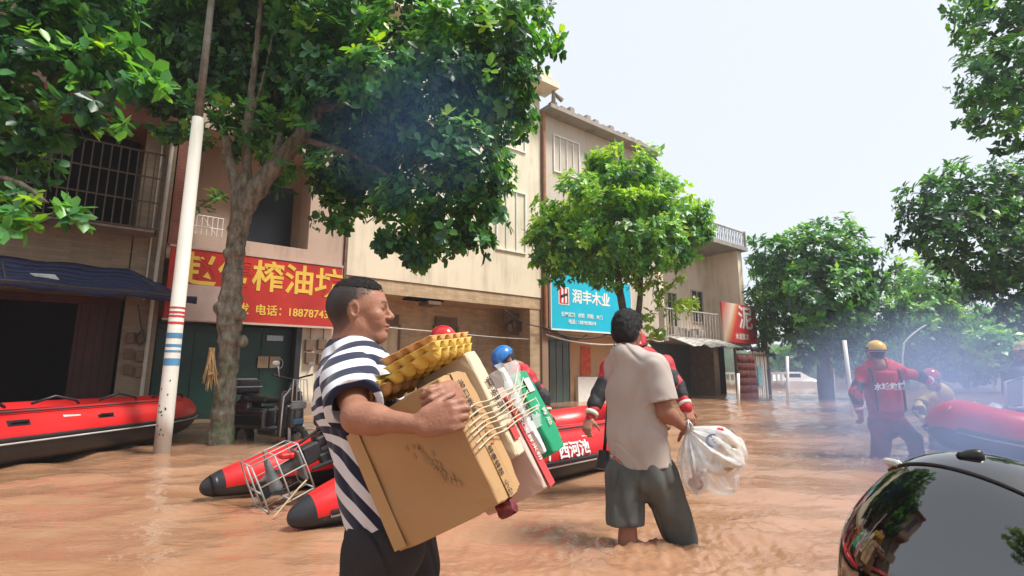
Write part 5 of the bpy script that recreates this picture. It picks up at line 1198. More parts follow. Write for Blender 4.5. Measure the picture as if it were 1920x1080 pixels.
_P0, _P1, _P2 = at(822, 706, 1.43), at(938, 948, 1.40), at(730, 996, 1.55); _v = (_P0-_P1).normalized(); _u = _P1-_P2; _u = (_u - _v*_u.dot(_v)).normalized(); _d = _v.cross(_u).normalized(); _d = _d if _d.y > 0 else -_d
hand(S, _P0 - _v*.060 - _u*.004 + _d*.07, tuple(-_d), tuple(-_u), tuple(_v), curl=(.5, 1.25, .5), k=.95, spread=.05, thumb=(.7, .2, .2), fat=1.12)
S.cut(hips - Vector((0, 0, .1)), (0, 0, -1))
S.build('body', SKIN, M1, attr_fn=lambda V: head_colors(V, A3(h1), R1, 1.0, base1, (.020, .018, .018), fade=True))
# hair on top
S = SDF(A3(h1) - .16, A3(h1) + .18, .004)
S.ell(q1(-.010, 0, .052), (.0995, .0765, .083), .01, R=R1); S.warp(lambda P: .001*wob(P, 220, 4, 2))
S.cut(q1(-.02, 0, .088), -R1[:, 2] - .12*R1[:, 0]); S.cut(q1(.072, 0, .09), R1[:, 0]*1 - .35*R1[:, 2])
hr = S.build('hair', mat('cropped_hair', (.022, .019, .018), .75, .5, 60, bump=.8, bscale=260), M1); strands(hr, 12000, .0045, .0006, 1)

r_ = np.random.default_rng(3); n_ = 7000; az_ = r_.uniform(-pi, pi, n_); el_ = r_.uniform(-.35, 1.2, n_); dd_ = np.stack([np.cos(el_)*np.cos(az_), np.cos(el_)*np.sin(az_), np.sin(el_)], 1); pl_ = np.array([-.012, 0, .045]) + dd_*np.array([.1005, .0785, .0845]); x_, z_ = pl_[:, 0], pl_[:, 2]
ln_ = np.where(x_ > .045, .076, np.where(x_ > -.002, .032 + (x_+.002)*.7, -.015 - 1.0*np.clip(-x_, 0, .06))); kp = (z_ > ln_ + r_.normal(0, .006, n_)) & (x_ < .085) & (np.hypot((x_+.008)/.024, z_/.038) > 1.1); pl_, dd_ = pl_[kp], dd_[kp]
pw = A3(h1) + pl_ @ R1.T; dw = dd_ @ R1.T; nn_ = len(pw); dw = dw + r_.normal(0, .4, (nn_, 3)); dw /= np.linalg.norm(dw, axis=1)[:, None]; sw = np.cross(dw, r_.normal(size=(nn_, 3))); sw /= np.linalg.norm(sw, axis=1)[:, None]; ll_ = r_.uniform(.002, .005, nn_)[:, None]
mk('stubble', np.stack([pw - sw*.0005, pw + sw*.0005, pw + dw*ll_], 1).reshape(-1, 3), np.arange(3*nn_).reshape(-1, 3), MATS['cropped_hair'], M1, world=True)
def stripe_material():
    m = bpy.data.materials.new('striped_cotton'); m.use_nodes = True; nt = m.node_tree; nd = nt.nodes; L = nt.links
    p = nd['Principled BSDF']; p.inputs['Roughness'].default_value = .85; p.inputs['Specular IOR Level'].default_value = .2; p.inputs['Sheen Weight'].default_value = .15
    tc = nd.new('ShaderNodeTexCoord'); sp = nd.new('ShaderNodeSeparateXYZ'); L.new(tc.outputs['Object'], sp.inputs[0])
    def M(op, a, b=None, c=None):
        n = nd.new('ShaderNodeMath'); n.operation = op
        for i, v in enumerate((a, b, c)):
            if v is None: continue
            if isinstance(v, (int, float)): n.inputs[i].default_value = v
            else: L.new(v, n.inputs[i])
        return n.outputs[0]
    Z, X, Yc = sp.outputs['Z'], sp.outputs['X'], sp.outputs['Y']
    mr = nd.new('ShaderNodeMapRange'); mr.inputs['From Min'].default_value = .72; mr.inputs['From Max'].default_value = .88; mr.inputs['To Min'].default_value = .95; mr.inputs['To Max'].default_value = -.42; L.new(Z, mr.inputs['Value'])
    n = nd.new('ShaderNodeTexNoise'); n.inputs['Scale'].default_value = 3.5; n.inputs['Detail'].default_value = 1; L.new(tc.outputs['Object'], n.inputs['Vector'])
    t = M('ADD', M('MULTIPLY_ADD', X, mr.outputs[0], Z), M('MULTIPLY', Yc, .25)); t = M('MULTIPLY_ADD', n.outputs['Fac'], .07, t)
    s = M('SINE', M('MULTIPLY', t, 2*pi/.078)); r = nd.new('ShaderNodeMapRange'); r.inputs['From Min'].default_value = -.08; r.inputs['From Max'].default_value = .08; L.new(s, r.inputs['Value'])
    # the block of dark panels with broken stripes low on the shirt
    n2 = nd.new('ShaderNodeTexNoise'); n2.inputs['Scale'].default_value = 60; L.new(tc.outputs['Object'], n2.inputs['Vector'])
    x = nd.new('ShaderNodeMixRGB'); x.inputs['Color1'].default_value = (.018, .022, .05, 1); x.inputs['Color2'].default_value = (.62, .64, .70, 1); L.new(r.outputs[0], x.inputs['Fac']); L.new(x.outputs[0], p.inputs['Base Color'])
    b = nd.new('ShaderNodeBump'); b.inputs['Strength'].default_value = .3; b.inputs['Distance'].default_value = .004; L.new(n2.outputs['Fac'], b.inputs['Height']); L.new(b.outputs[0], p.inputs['Normal']); return m
lo, hi = bb([chest, shN, shF, hips, el1, nk], .26)
S = SDF(lo, hi, .005); c_, b_, hp = A3(chest), A3(belly), A3(hips); fx = nrm(f1); sxx = np.cross((0, 0, 1), fx)
S.cone(shN, shF, .08, .08, .05); S.cone(c_ + [0, 0, .02], b_, .200, .175, .05, sq=(fx, .68)); S.cone(b_, hp + [0, 0, -.02], .175, .18, .06, sq=(fx, .78))
S.cone(q1(-.045, 0, -.118), c_, .067, .13, .04); S.ell(c_ + [-.035, 0, .045], (.115, .16, .12), .04); S.cone(q1(-.07, 0, -.15), c_ + [-.05, 0, 0], .06, .12, .04); S.ell(b_ + fx*.05, (.13, .16, .16), .06)
sl = A3(shN)*.0 + A3(shN); se = A3(shN)*.28 + A3(el1)*.72; S2 = S.like(); S2.cone(sl, se, .092, .088, .03); S.cone(shF, A3(shF)*.4 + A3(elF)*.6, .085, .075, .04)
ax_ = nrm(A3(el1) - A3(shN)); S2.warp(folds(3, .007, 11, (.2, 0, 1))); S2.cut(se + ax_*.015, ax_)
S2.cone(se - ax_*.012, se + ax_*.2, .060, .064, .0, 'sub')
S.warp(folds(3, .006, 9, (.2, 0, 1))); S.warp(creases(8, .011, 9, (.7, 0, .6))); S.warp(creases(9, .006, 18, (-.4, 0, .9))); S.merge(S2, .03)
S.cut(hp - [0, 0, .012], (-.18, 0, -1)); S.cone(q1(-.03, 0, -.03), q1(-.046, 0, -.112), .060, .058, .006, 'sub')
sm_ = stripe_material(); crease_bump(sm_, .5, 6); S.build('shirt', sm_, M1)
lo, hi = bb([hips, kneeN, kneeF], .25); lo[2] = max(lo[2], .0)
S = SDF(lo, hi, .007); S.cone(hp - [0, 0, .03] + sxx*.06, hp - [0, 0, .03] - sxx*.06, .135, .135, .04)
S.cone(hp + [.0, -.09, -.05], kneeN, .118, .085, .05); S.cone(hp + [.03, .09, -.05], kneeF, .118, .085, .05); S.cone(kneeN, ankN, .085, .075, .03); S.cone(kneeF, ankF, .085, .075, .03)
S.warp(folds(5, .009, 8, (0, 0, 1))); S.warp(creases(9, .014, 10, (.3, 0, .9))); S.warp(creases(10, .008, 20, (-.5, 0, .7))); S.cut(hp + [0, 0, .05], (0, 0, 1))
S.build('trousers', cloth('charcoal_trousers', (.032, .031, .034), .35, wr=.9, sc=6), M1)
S = SDF(lo - [0, 0, .3], [hi[0], hi[1], .35], .009); S.cone(ankN, ankN + Vector((0, 0, -.1)), .07, .06, .02); S.cone(ankF, ankF + Vector((0, 0, -.1)), .07, .06, .02)

# ---- the cartons, tied with string; each carton is a thing
P0, P1, P2 = at(822, 706, 1.43), at(938, 948, 1.40), at(730, 996, 1.55)
bv = (P0 - P1); bh = bv.length; bv.normalize(); bu = (P1 - P2); bw = bu.length; bu = (bu - bv*bu.dot(bv)).normalized(); bd_ = bv.cross(bu).normalized()
if bd_.y < 0: bd_ = -bd_
def carton(name, label, u0, u1, v0, v1, d0, d1, m_, group='cartons tied together with string'):
    c = P0 + bu*((u0+u1)/2) + bv*((v0+v1)/2) + bd_*((d0+d1)/2)
    t = thing(name, label, 'carton', c); m = MB(); hu, hv, hd = (u1-u0)/2, (v1-v0)/2, (d1-d0)/2
    T = Matrix(((bu.x, bv.x, bd_.x, 0), (bu.y, bv.y, bd_.y, 0), (bu.z, bv.z, bd_.z, 0), (0, 0, 0, 1)))
    # slightly bulged walls, dented corners
    n = 10; V = []; idx = {}
    def pt(a, b, c2):
        k_ = (round(a, 4), round(b, 4), round(c2, 4))
        if k_ not in idx:
            x, y, z = a*hu, b*hv, c2*hd; bul = .006*(1-a*a)*(1-b*b)*c2 + .0; z += bul + .0022*sin(a*3+b*5)*c2; x += .004*(1-b*b)*(1-c2*c2)*a; r_ = .004 if abs(a)+abs(b)+abs(c2) > 2.7 else 0
            idx[k_] = len(V); V.append(T @ Vector((x - a*r_, y - b*r_, z - c2*r_)))
        return idx[k_]
    Fc = []; g_ = np.linspace(-1, 1, n+1)
    for i in range(n):
        for j in range(n):
            a0, a1, b0, b1 = g_[i], g_[i+1], g_[j], g_[j+1]
            for s in (-1, 1):
                for fn in (lambda a, b: pt(a, b, s), lambda a, b: pt(s, a, b), lambda a, b: pt(b, s, a)):
                    q = (fn(a0, b0), fn(a1, b0), fn(a1, b1), fn(a0, b1)); Fc.append(q if s == 1 else q[::-1])
    o = mk('board', V, Fc, m_, t, smooth=False); bv_ = o.modifiers.new('b', 'BEVEL'); bv_.width = .003; bv_.limit_method = 'ANGLE'; bv_.angle_limit = radians(50)
    o['kraft'] = 1; del o['kraft']
    t['group'] = group; return t, T, (hu, hv, hd)
def label_on(t, T, hs, face, a, b, w, h, mm, name='print', off=.0035):
    """flat printed panel on a carton face; face 'n' near, 's' side; a,b centre in -1..1"""
    hu, hv, hd = hs; m = MB()
    if face == 'n': m.box(a*hu-w/2, a*hu+w/2, b*hv-h/2, b*hv+h/2, -hd-off-.006, -hd-off-.004, T=T)
    else: m.box(hu+off+.004, hu+off+.006, b*hv-h/2, b*hv+h/2, a*hd-w/2, a*hd+w/2, T=T)
    m.build(name, mm, t)
def text_on(t, T, hs, face, a, b, size, body, mm, rot=0, off=.0105):
    hu, hv, hd = hs
    if face == 'n': B = Matrix(((1, 0, 0, a*hu), (0, 1, 0, b*hv), (0, 0, 1, -hd-off), (0, 0, 0, 1)))
    else: B = Matrix(((0, 0, 1, hu+off), (0, 1, 0, b*hv), (1, 0, 0, a*hd), (0, 0, 0, 1)))
    if face == 'n': B = B @ Matrix.Identity(4)
    else: B = B
    R = T @ B @ Matrix.Rotation(rot, 4, 'Z'); 
    text_obj('lettering', body, size, mm, t, R.translation, rot=R.to_3x3().to_4x4(), ext=.0008, align='CENTER')
kraft = mat('kraft_board', (.43, .255, .112), .6, .16, 2.5, bump=.08, bscale=30, col2=(.35, .21, .10)); kraft2 = mat('kraft_light', (.52, .37, .27), .75, .12, 4); kraft3 = mat('beige_board', (.55, .46, .33), .7, .12, 4)
pinkb = mat('pinkish_board', (.58, .43, .38), .7, .1, 4); redb = mat('red_print', (.5, .05, .05), .55, .2, 8); greenb = mat('green_board', (.01, .26, .12), .5, .12, 4); whiteb = mat('white_board', (.62, .6, .58), .6, .1, 5); ink = mat('dark_ink', (.08, .05, .05), .7, .3, 20); brownink = mat('brown_ink', (.38, .13, .06), .7)
ca, Ta, ha = carton('carton', 'big plain brown carton, nearest of the strapped stack', -bw, 0, -bh, 0, 0, .165, kraft)
# worn marks on the near face
m = MB()
for i in range(26): x, y = rnd.gauss(.02, .010) + i*.003, .06 - i*.006; m.box(x-.004, x+.005, y-.009, y+.006, -ha[2]-.0095, -ha[2]-.009, T=Ta)
m.build('scuff', mat('scuff_ink', (.36, .215, .105), .8), ca)
m = MB(); m.box(-ha[0], ha[0], ha[1]-.0, ha[1]+.002, -.03, .03, T=Ta); m.box(ha[0]+.004, ha[0]+.006, -ha[1], ha[1], -.025, .025, T=Ta); m.build('tape', mat('clear_tape', (.41, .25, .115), .1, .1), ca)
text_on(ca, Ta, ha, 's', .25, -.05, .05, 'aun', brownink, radians(-90)); text_on(ca, Ta, ha, 's', 0, .55, .03, '龙口粉丝', ink, radians(-90)); text_on(ca, Ta, ha, 's', -.2, -.55, .022, 'FRAGILE', ink, radians(-90)) if False else text_on(ca, Ta, ha, 's', -.2, -.6, .022, '轻拿轻放  小心', ink, radians(-90))
label_on(ca, Ta, ha, 'n', -.86, 0, .045, bh*.94, MATS['clear_tape'], 'tape')
cc, Tc, hc = carton('carton', 'yellowish beige carton with dark characters standing highest in the strapped stack', -.20, .020, -.30, .050, .172, .250, kraft3)
text_on(cc, Tc, hc, 's', 0, .1, .042, '香菇面', ink, radians(-90)); label_on(cc, Tc, hc, 's', .1, -.6, .04, .05, redb)
cd_, Td, hd = carton('carton', 'pale carton with red printed band low in the strapped stack', -.22, .014, -.43, -.09, .257, .332, pinkb)
label_on(cd_, Td, hd, 's', .1, -.1, .046, .31, redb); text_on(cd_, Td, hd, 's', .1, -.1, .03, '农家鲜米粉', whiteb, radians(-90), off=.0125)
ce, Te, he = carton('carton', 'white carton wrapped in thin plastic between the red banded and green cartons', -.20, .03, -.34, -.03, .336, .37, whiteb)
text_on(ce, Te, he, 's', 0, 0, .02, '净含量 5kg', ink, radians(-90))
cf, Tf, hf = carton('carton', 'green carton farthest in the strapped stack', -.20, .046, -.36, -.065, .376, .50, greenb)
text_on(cf, Tf, hf, 's', 0, -.2, .035, '青岛', whiteb, radians(-90)); label_on(cf, Tf, hf, 's', -.1, .62, .05, .05, whiteb)
cg_, Tg, hg = carton('carton', 'small flattened dark red packet poking out below the brown carton', -.055, -.005, -bh-.045, -bh-.004, .06, .09, mat('dark_red_pack', (.16, .02, .025), .5, .4, 30), None); del cg_['group']
# plastic film over the far cartons, string round all
m = MB()
def sp_(u, v, d): return P0 + bu*u + bv*v + bd_*d
pts_ = [[sp_(.042 + .012*sin(i*1.3+j), -.02 - .24*i/8, .27 + .17*j/7) for j in range(8)] for i in range(9)]
for i in range(8): m.sheet(pts_[i], pts_[i+1])
film = bpy.data.materials.new('thin_film'); film.use_nodes = True; nt = film.node_tree; nd = nt.nodes; pb = nd['Principled BSDF']; pb.inputs['Base Color'].default_value = (.85, .88, .88, 1); pb.inputs['Roughness'].default_value = .12; pb.inputs['Alpha'].default_value = .30; pb.inputs['Specular IOR Level'].default_value = .9
o = m.build('plastic_film', film, ce, smooth=True, world=True)
sg_ = thing('string', 'pale twine wound in many turns round the strapped cartons', 'string', P0)
m = MB()
for i in range(7):
    v = -.11 - .017*i + rnd.uniform(-.005, .005); tl = rnd.uniform(-.25, .02); o_ = rnd.uniform(.0, .006)
    q = [sp_(-.12, v-.02, -.012)] if False else []
    q += [sp_(.012+o_, v - .012, .0), sp_(.013+o_, v, .10), sp_(.024+o_, v + tl*.04, .17), sp_(.040+o_, v + .008 + tl*.05, .24), sp_(.041+o_, v + .012 + tl*.08, .33), sp_(.044+o_, v + .015 + tl*.1, .43), sp_(.02, v+.01, .44), sp_(-.1, v+.01, .44)]
    m.tube(smooth_path(q), .0023, 6)
for i in range(3): m.tube([sp_(.044, -.15-.02*i, .24), sp_(.048, -.10-.03*i, .34), sp_(.050, -.05-.04*i, .425)], .0022, 6)
m.build('twine', mat('twine', (.50, .44, .31), .8, .2, 60), sg_, smooth=True, world=True)
# ---- egg trays on top
pulpy = mat('yellow_pulp', (.62, .40, .08), .85, .25, 9, bump=.3, bscale=90); pulpo = mat('orange_pulp', (.60, .30, .10), .85, .25, 9, bump=.3, bscale=90)
def egg_tray(label, c, ux, vx, wx, mm, nu=5, nv=5):
    t = thing('egg_tray', label, 'egg tray', c, 0, 'pulp egg trays stacked on the cartons'); pit = .047; n = 8; V = []; Fc = []
    NU, NV = nu*n, nv*n
    for i in range(NU+1):
        for j in range(NV+1):
            a, b = i/n, j/n; h = .5*(cos(2*pi*a) + cos(2*pi*b)); h = max(-.62, min(.75, h*1.15)) * .021
            if i in (0, NU) or j in (0, NV): h = .016
            V.append(ux*((a-nu/2)*pit) + vx*((b-nv/2)*pit) + wx*h)
    for i in range(NU):
        for j in range(NV): Fc.append((i*(NV+1)+j, (i+1)*(NV+1)+j, (i+1)*(NV+1)+j+1, i*(NV+1)+j+1))
    o = mk('pulp', V, Fc, mm, t, smooth=True); s = o.modifiers.new('t', 'SOLIDIFY'); s.thickness = .0035; return t
ub = bu; nb_ = bv; db = bd_
tc0 = sp_(-.235, .052, .10); rot_ = Matrix.Rotation(radians(6), 3, tuple(bd_)); 
for i, (du, dv, dd_, mm, lab, an) in enumerate(((-.02, .000, .0, pulpo, 'orange egg tray, lowest of the left pile on the cartons', 2), (-.035, .020, -.01, pulpy, 'yellow egg tray in the middle of the left pile', 4), (-.05, .042, .0, pulpy, 'yellow egg tray, topmost of the left pile beside the striped sleeve', 6),
                                                  (.165, .010, .02, pulpy, 'yellow egg tray, lowest of the right pile beyond the clasped hands', 1), (.175, .032, .015, pulpy, 'yellow egg tray in the middle of the right pile', 3), (.17, .056, .02, pulpo, 'orange egg tray, topmost of the right pile below the red helmet', 5))):
    Rr = Matrix.Rotation(radians(an*1.2), 3, bd_) ; egg_tray(lab, tc0 + bu*du + bv*dv + bd_*dd_, Rr @ bu, bd_, Rr @ bv, mm, 4 if i > 2 else 4, 5)

# ---------------------------------------------------------------- man in beige shirt, seen from behind
M2 = thing('person', 'man in plain beige shirt and grey shorts wading away with plastic bags', 'person', (.85, 3.15, 0))
Y2 = 3.15; h2 = at(1178, 622, Y2); f2 = (.62, .78, -.05); base2 = np.array((.29, .13, .085))
shL, shR = at(1160, 690, 3.22), at(1226, 690, 3.02); ch2, be2, hp2 = at(1192, 730, 3.14), at(1196, 820, 3.14), at(1205, 872, 3.14)
elR, wrR = at(1246, 772, 2.98), at(1284, 802, 3.05); elL, wrL = at(1190, 790, 3.42), at(1250, 800, 3.35)
hL, hR = hp2 + Vector((-.10, .02, 0)), hp2 + Vector((.09, -.02, 0)); kL, kR = at(1178, 972, 3.12), at(1262, 950, 3.16); aL, aR = kL + Vector((-.02, .02, -.40)), kR + Vector((.04, .02, -.42))
lo, hi = bb([h2, shL, shR, elR, wrR, wrL, aL, aR, at(1300, 810, 3.05)], .16)
S = SDF(lo, hi, .006); q2, R2 = head(S, h2, f2, (0, 0, 1), 1.0); nk2 = q2(-.05, 0, -.14)
S.cone(nk2, ch2, .06, .10, .04); S.cone(ch2, hp2, .11, .11, .05); S.cone(shL, shR, .05, .05, .04)
arm(S, shR, elR, wrR, fat=1.05); arm(S, shL, elL, wrL)
hand(S, wrR, nrm((.55, .15, -.65)), (-.4, -.1, -.6), (.2, .9, .1), curl=(.8, 1.2, .8), fat=1.1)
leg(S, hL, kL, aL); leg(S, hR, kR, aR)
S.build('body', SKIN, M2, attr_fn=lambda V: head_colors(V, A3(h2), R2, 1.0, base2, (.03, .027, .028)))
S = SDF(A3(h2) - .16, A3(h2) + .2, .005); S.ell(q2(-.014, 0, .05), (.108, .087, .094), .01, R=R2); S.ell(q2(-.045, 0, .0), (.078, .082, .07), .03, R=R2); S.warp(lambda P: .004*wob(P, 130, 4, 2))
S.ell(q2(-.05, 0, -.03), (.062, .07, .055), .03, R=R2); S.cut(q2(.068, 0, .07), R2[:, 0] - .3*R2[:, 2]); S.ell(q2(.03, .09, -.03), (.05, .05, .055), .01, 'sub', R=R2); S.ell(q2(.03, -.09, -.03), (.05, .05, .055), .01, 'sub', R=R2); S.cut(q2(-.05, 0, -.085), -R2[:, 2])
hr = S.build('hair', mat('black_hair', (.016, .015, .017), .6, .5, 50, bump=.7, bscale=200), M2); strands(hr, 9000, .008, .0009, 2)
lo, hi = bb([ch2, shL, shR, hp2, elR], .25); S = SDF(lo, hi, .006); fx = nrm(f2)
c_, b_, hp = A3(ch2), A3(be2), A3(hp2); sx2 = nrm(np.cross(fx, (0, 0, 1)))
S.cone(A3(shL), A3(shR), .075, .075, .05); S.cone(c_, b_, .186, .168, .05, sq=(fx, .66)); S.cone(b_, hp - [0, 0, .03], .168, .178, .05, sq=(fx, .72)); S.cone(nk2, c_, .085, .13, .05); S.cone(A3(nk2) - [0, 0, .01], A3(shR) + [0, 0, .01], .07, .07, .04); S.cone(A3(nk2) - [0, 0, .01], A3(shL) + [0, 0, .01], .07, .07, .04)
ax_ = nrm(A3(elR) - A3(shR)); se = A3(shR) + ax_*.20; S2 = S.like(); S2.cone(shR, se + ax_*.05, .084, .088, .04); S2.warp(folds(13, .006, 12)); S2.cut(se, ax_); S2.cone(se - ax_*.012, se + ax_*.2, .062, .066, 0, 'sub'); axl = nrm(A3(elL)-A3(shL)); S.cone(shL, A3(shL) + axl*.2, .08, .075, .04)
S.warp(folds(13, .006, 7, (.1, 0, 1))); S.warp(creases(15, .010, 9, (.6, 0, .8))); S.warp(creases(16, .006, 17, (-.5, 0, .8))); S.merge(S2, .035); S.cut(hp - [0, 0, .005], (.1, 0, -1)); S.cone(q2(-.03, 0, -.02), q2(-.052, 0, -.125), .062, .064, .006, 'sub')
S.build('shirt', cloth('beige_cotton', (.40, .355, .33), .08, wr=.55, sc=6), M2)
lo, hi = bb([hp2, kL, kR], .22); S = SDF(lo, hi, .007); S.cone(hp + [0, 0, .02] - sx2*.05, hp + [0, 0, .02] + sx2*.05, .125, .125, .04, sq=(fx, .85)); S.cone(hp - [0, 0, .06] - sx2*.05, hp - [0, 0, .06] + sx2*.05, .145, .145, .04, sq=(fx, .9))
S.cone(A3(hL) - [0, 0, .07], A3(kL) - [.01, 0, .0], .125, .112, .02); S.cone(A3(hR) - [0, 0, .07], A3(kR) + [.03, 0, -.17], .125, .10, .02); S.warp(folds(23, .008, 9, (0, .1, 1))); S.warp(creases(25, .014, 12, (0, 0, 1))); S.warp(creases(26, .008, 22, (.3, 0, 1)))
S.cut(A3(kL) - [0, 0, .03], (0, 0, -1), lo=[lo[0], lo[1], lo[2]], hi=[(kL.x+kR.x)/2, hi[1], hi[2]]); S.cut(hp + [0, 0, .06], (0, 0, 1))
S.build('shorts', cloth('grey_green_shorts', (.095, .10, .095), .3, wr=.8, sc=7), M2)

# ---- bags he carries
def poly_mat(name, col, alpha):
    m = bpy.data.materials.new(name); m.use_nodes = True; nt = m.node_tree; nd = nt.nodes; L = nt.links; p = nd['Principled BSDF']
    tc = nd.new('ShaderNodeTexCoord'); n = nd.new('ShaderNodeTexNoise'); n.inputs['Scale'].default_value = 11; n.inputs['Detail'].default_value = 3; n.inputs['Distortion'].default_value = 1.2; L.new(tc.outputs['Object'], n.inputs['Vector'])
    r = nd.new('ShaderNodeMapRange'); r.inputs['From Min'].default_value = .35; r.inputs['From Max'].default_value = .65; r.inputs['To Min'].default_value = alpha - .12; r.inputs['To Max'].default_value = alpha + .14; L.new(n.outputs['Fac'], r.inputs['Value']); L.new(r.outputs[0], p.inputs['Alpha'])
    p.inputs['Base Color'].default_value = (*col, 1); p.inputs['Roughness'].default_value = .2; p.inputs['Specular IOR Level'].default_value = .8
    b = nd.new('ShaderNodeBump'); b.inputs['Strength'].default_value = .5; b.inputs['Distance'].default_value = .012; L.new(n.outputs['Fac'], b.inputs['Height']); L.new(b.outputs[0], p.inputs['Normal']); return m
bagw = poly_mat('white_polythene', (.80, .82, .84), .46); bagc = poly_mat('clear_polythene', (.75, .78, .80), .42)
grip = at(1291, 806, 3.03)
a_ = lambda px, py, Y=3.05: A3(at(px, py, Y))
def bag(label, c, rx, ry, rz, m_, seed, contents=None, tilt=0.0):
    """a thin film sack gathered at the grip: pleats fan out from the neck and slacken over the load"""
    t = thing('plastic_bag', label, 'bag', grip, 0, 'plastic bags carried by the man in beige'); g_ = A3(grip); c = A3(c); ax = c - g_; L_ = np.linalg.norm(ax); ax = ax / L_
    e1 = nrm(np.cross(ax, (0, 1, 0))); e2 = np.cross(ax, e1); n, mm = 72, 34; V = []; r = np.random.default_rng(seed); ph = r.uniform(0, 6.28, 6)
    for i in range(mm+1):
        t_ = i/mm; d = t_*(L_ + rz); prof = min(1, (t_/.42)**.75) * (sqrt(max(0, 1 - max(0, (t_-.55)/.45)**2.4)) if t_ > .55 else 1); prof = .08 + .92*prof if t_ < .5 else prof
        for k in range(n):
            a = 2*pi*k/n; pl = (1-t_)**1.1; w = 1 + pl*(.20*sin(11*a+ph[0]+3*t_) + .13*sin(19*a+ph[1])) + (.09*sin(3*a+ph[2]+5*t_) + .055*sin(7*a+ph[3]-9*t_) + .035*sin(13*a + 14*t_ + ph[4])*sin(17*t_+ph[5]))
            V.append(g_ + ax*(d + .012*sin(5*a+ph[1])*t_) + (e1*rx*cos(a) + e2*ry*sin(a))*prof*w + np.array([0, 0, -.02])*sin(pi*t_))
    ii = np.arange((mm+1)*n).reshape(mm+1, n); Q_ = np.stack([ii[:-1], np.roll(ii[:-1], -1, 1), np.roll(ii[1:], -1, 1), ii[1:]], -1).reshape(-1, 4)
    mk('film', V, Q_, m_, t, smooth=True, world=True)
    for s_ in (-1, 1):
        m = MB(); m.tube([Vector(g_ + ax*.02 + e1*.01*s_), Vector(g_ + np.array([.012*s_, -.03, .03])), Vector(g_ + np.array([.0, -.01, .055])), Vector(g_ + np.array([-.02, .02, .02]))], [.012, .006, .006, .01], 8); m.build('bag_handle', m_, t, smooth=True, world=True)
    if contents:
        cc, mt = contents; S = SDF(c - .2, c + .2, .007)
        for (x, z, ra, y) in cc: S.ell(c + e1*x + ax*z + e2*y, (ra, ra*.9, ra*.8), .015)
        S.warp(folds(seed, .006, 22)); S.build('contents', mt, t)
    return t
bag('bulging white plastic bag with blue print and red corner held at his side', a_(1358, 850, 3.0), .125, .09, .115, bagw, 31, ([(.0, .040, .078, 0), (-.05, .02, .062, .02), (.055, .01, .062, 0)], mat('bag_food', (.48, .32, .17), .6, .5, 12)))
bag('small limp white plastic bag hanging lowest from his hand', a_(1303, 895, 3.02), .07, .055, .085, bagc, 41, ([(0, .03, .042, 0), (.02, -.02, .035, 0)], mat('bag_meat', (.28, .09, .07), .5, .5, 15)))
bag('flat pale translucent bag behind the bulging one', a_(1362, 902, 3.14), .11, .03, .08, bagc, 51)
bt = [o for o in bpy.data.objects if o.name.startswith('plastic_bag')][0]
m = MB(); c = a_(1337, 826, 2.90)
for i in range(3): m.tube([Vector(c) + Vector((.03*cos(t)*(1+.2*i), -.005, .03*sin(t)*(1+.1*i))) for t in np.linspace(1.2, 4.6, 10)], .002, 5)
for i in range(4): m.ball(tuple(c + np.array([.01*i-.01, -.004, .02-.014*i])), (.006, .003, .004), 6, 4)
m.build('blue_print', mat('blue_ink', (.12, .2, .4), .5), bt, world=True)
m = MB(); m.ball(tuple(a_(1350, 806, 2.965)), (.024, .012, .014), 10, 8); m.build('red_corner', red_pvc, bt, smooth=True, world=True)

# ---------------------------------------------------------------- rescuers
redsuit = mat('red_drysuit', (.45, .018, .03), .6, .25, 8, bump=.3, bscale=40); blacksuit = mat('black_suit', (.02, .02, .024), .7, .3, 8, bump=.3, bscale=40); navy = mat('navy_suit', (.035, .045, .07), .7, .3, 8); reflect = mat('reflective_tape', (.6, .6, .5), .35, .2, 20); yellow_h = mat('yellow_shell', (.7, .42, .02), .25, .1, coat=.5); red_h = mat('red_shell', (.5, .015, .02), .2, .1, coat=.6); blue_h = mat('blue_shell', (.02, .16, .5), .22, .1, coat=.5)
skin_b = np.array((.33, .16, .105))
def helmet(root, o, f, u, hm_, q, R, rim=None):
    S = SDF(A3(o) - .2, A3(o) + .22, .007); S.ell(q(-.012, 0, .05), (.122, .102, .105), .02, R=R); S.cut(q(0, 0, .012), -R[:, 2]); S.cone(q(.08, -.06, .045), q(.08, .06, .045), .018, .018, .02); S.cone(q(.12, -.03, .04), q(.12, .03, .04), .012, .012, .03); S.ell(q(-.012, 0, .04), (.108, .088, .088), .005, 'sub', R=R)
    h_ = S.build('helmet', hm_, root)
    m = MB(); pts = [Vector(q(-.01 + .128*cos(t), .107*sin(t), .03)) for t in np.linspace(0, 2*pi, 28)]; m.tube(pts, .008, 6); m.build('helmet_band', rim or black_pl, h_, smooth=True, world=True)
    m = MB()
    for s in (1, -1): m.tube([Vector(q(.02, s*.10, .03)), Vector(q(.03, s*.085, -.04)), Vector(q(.05, 0, -.108))], .006, 6)
    m.build('chin_strap', black_pl, h_, smooth=True, world=True); return h_
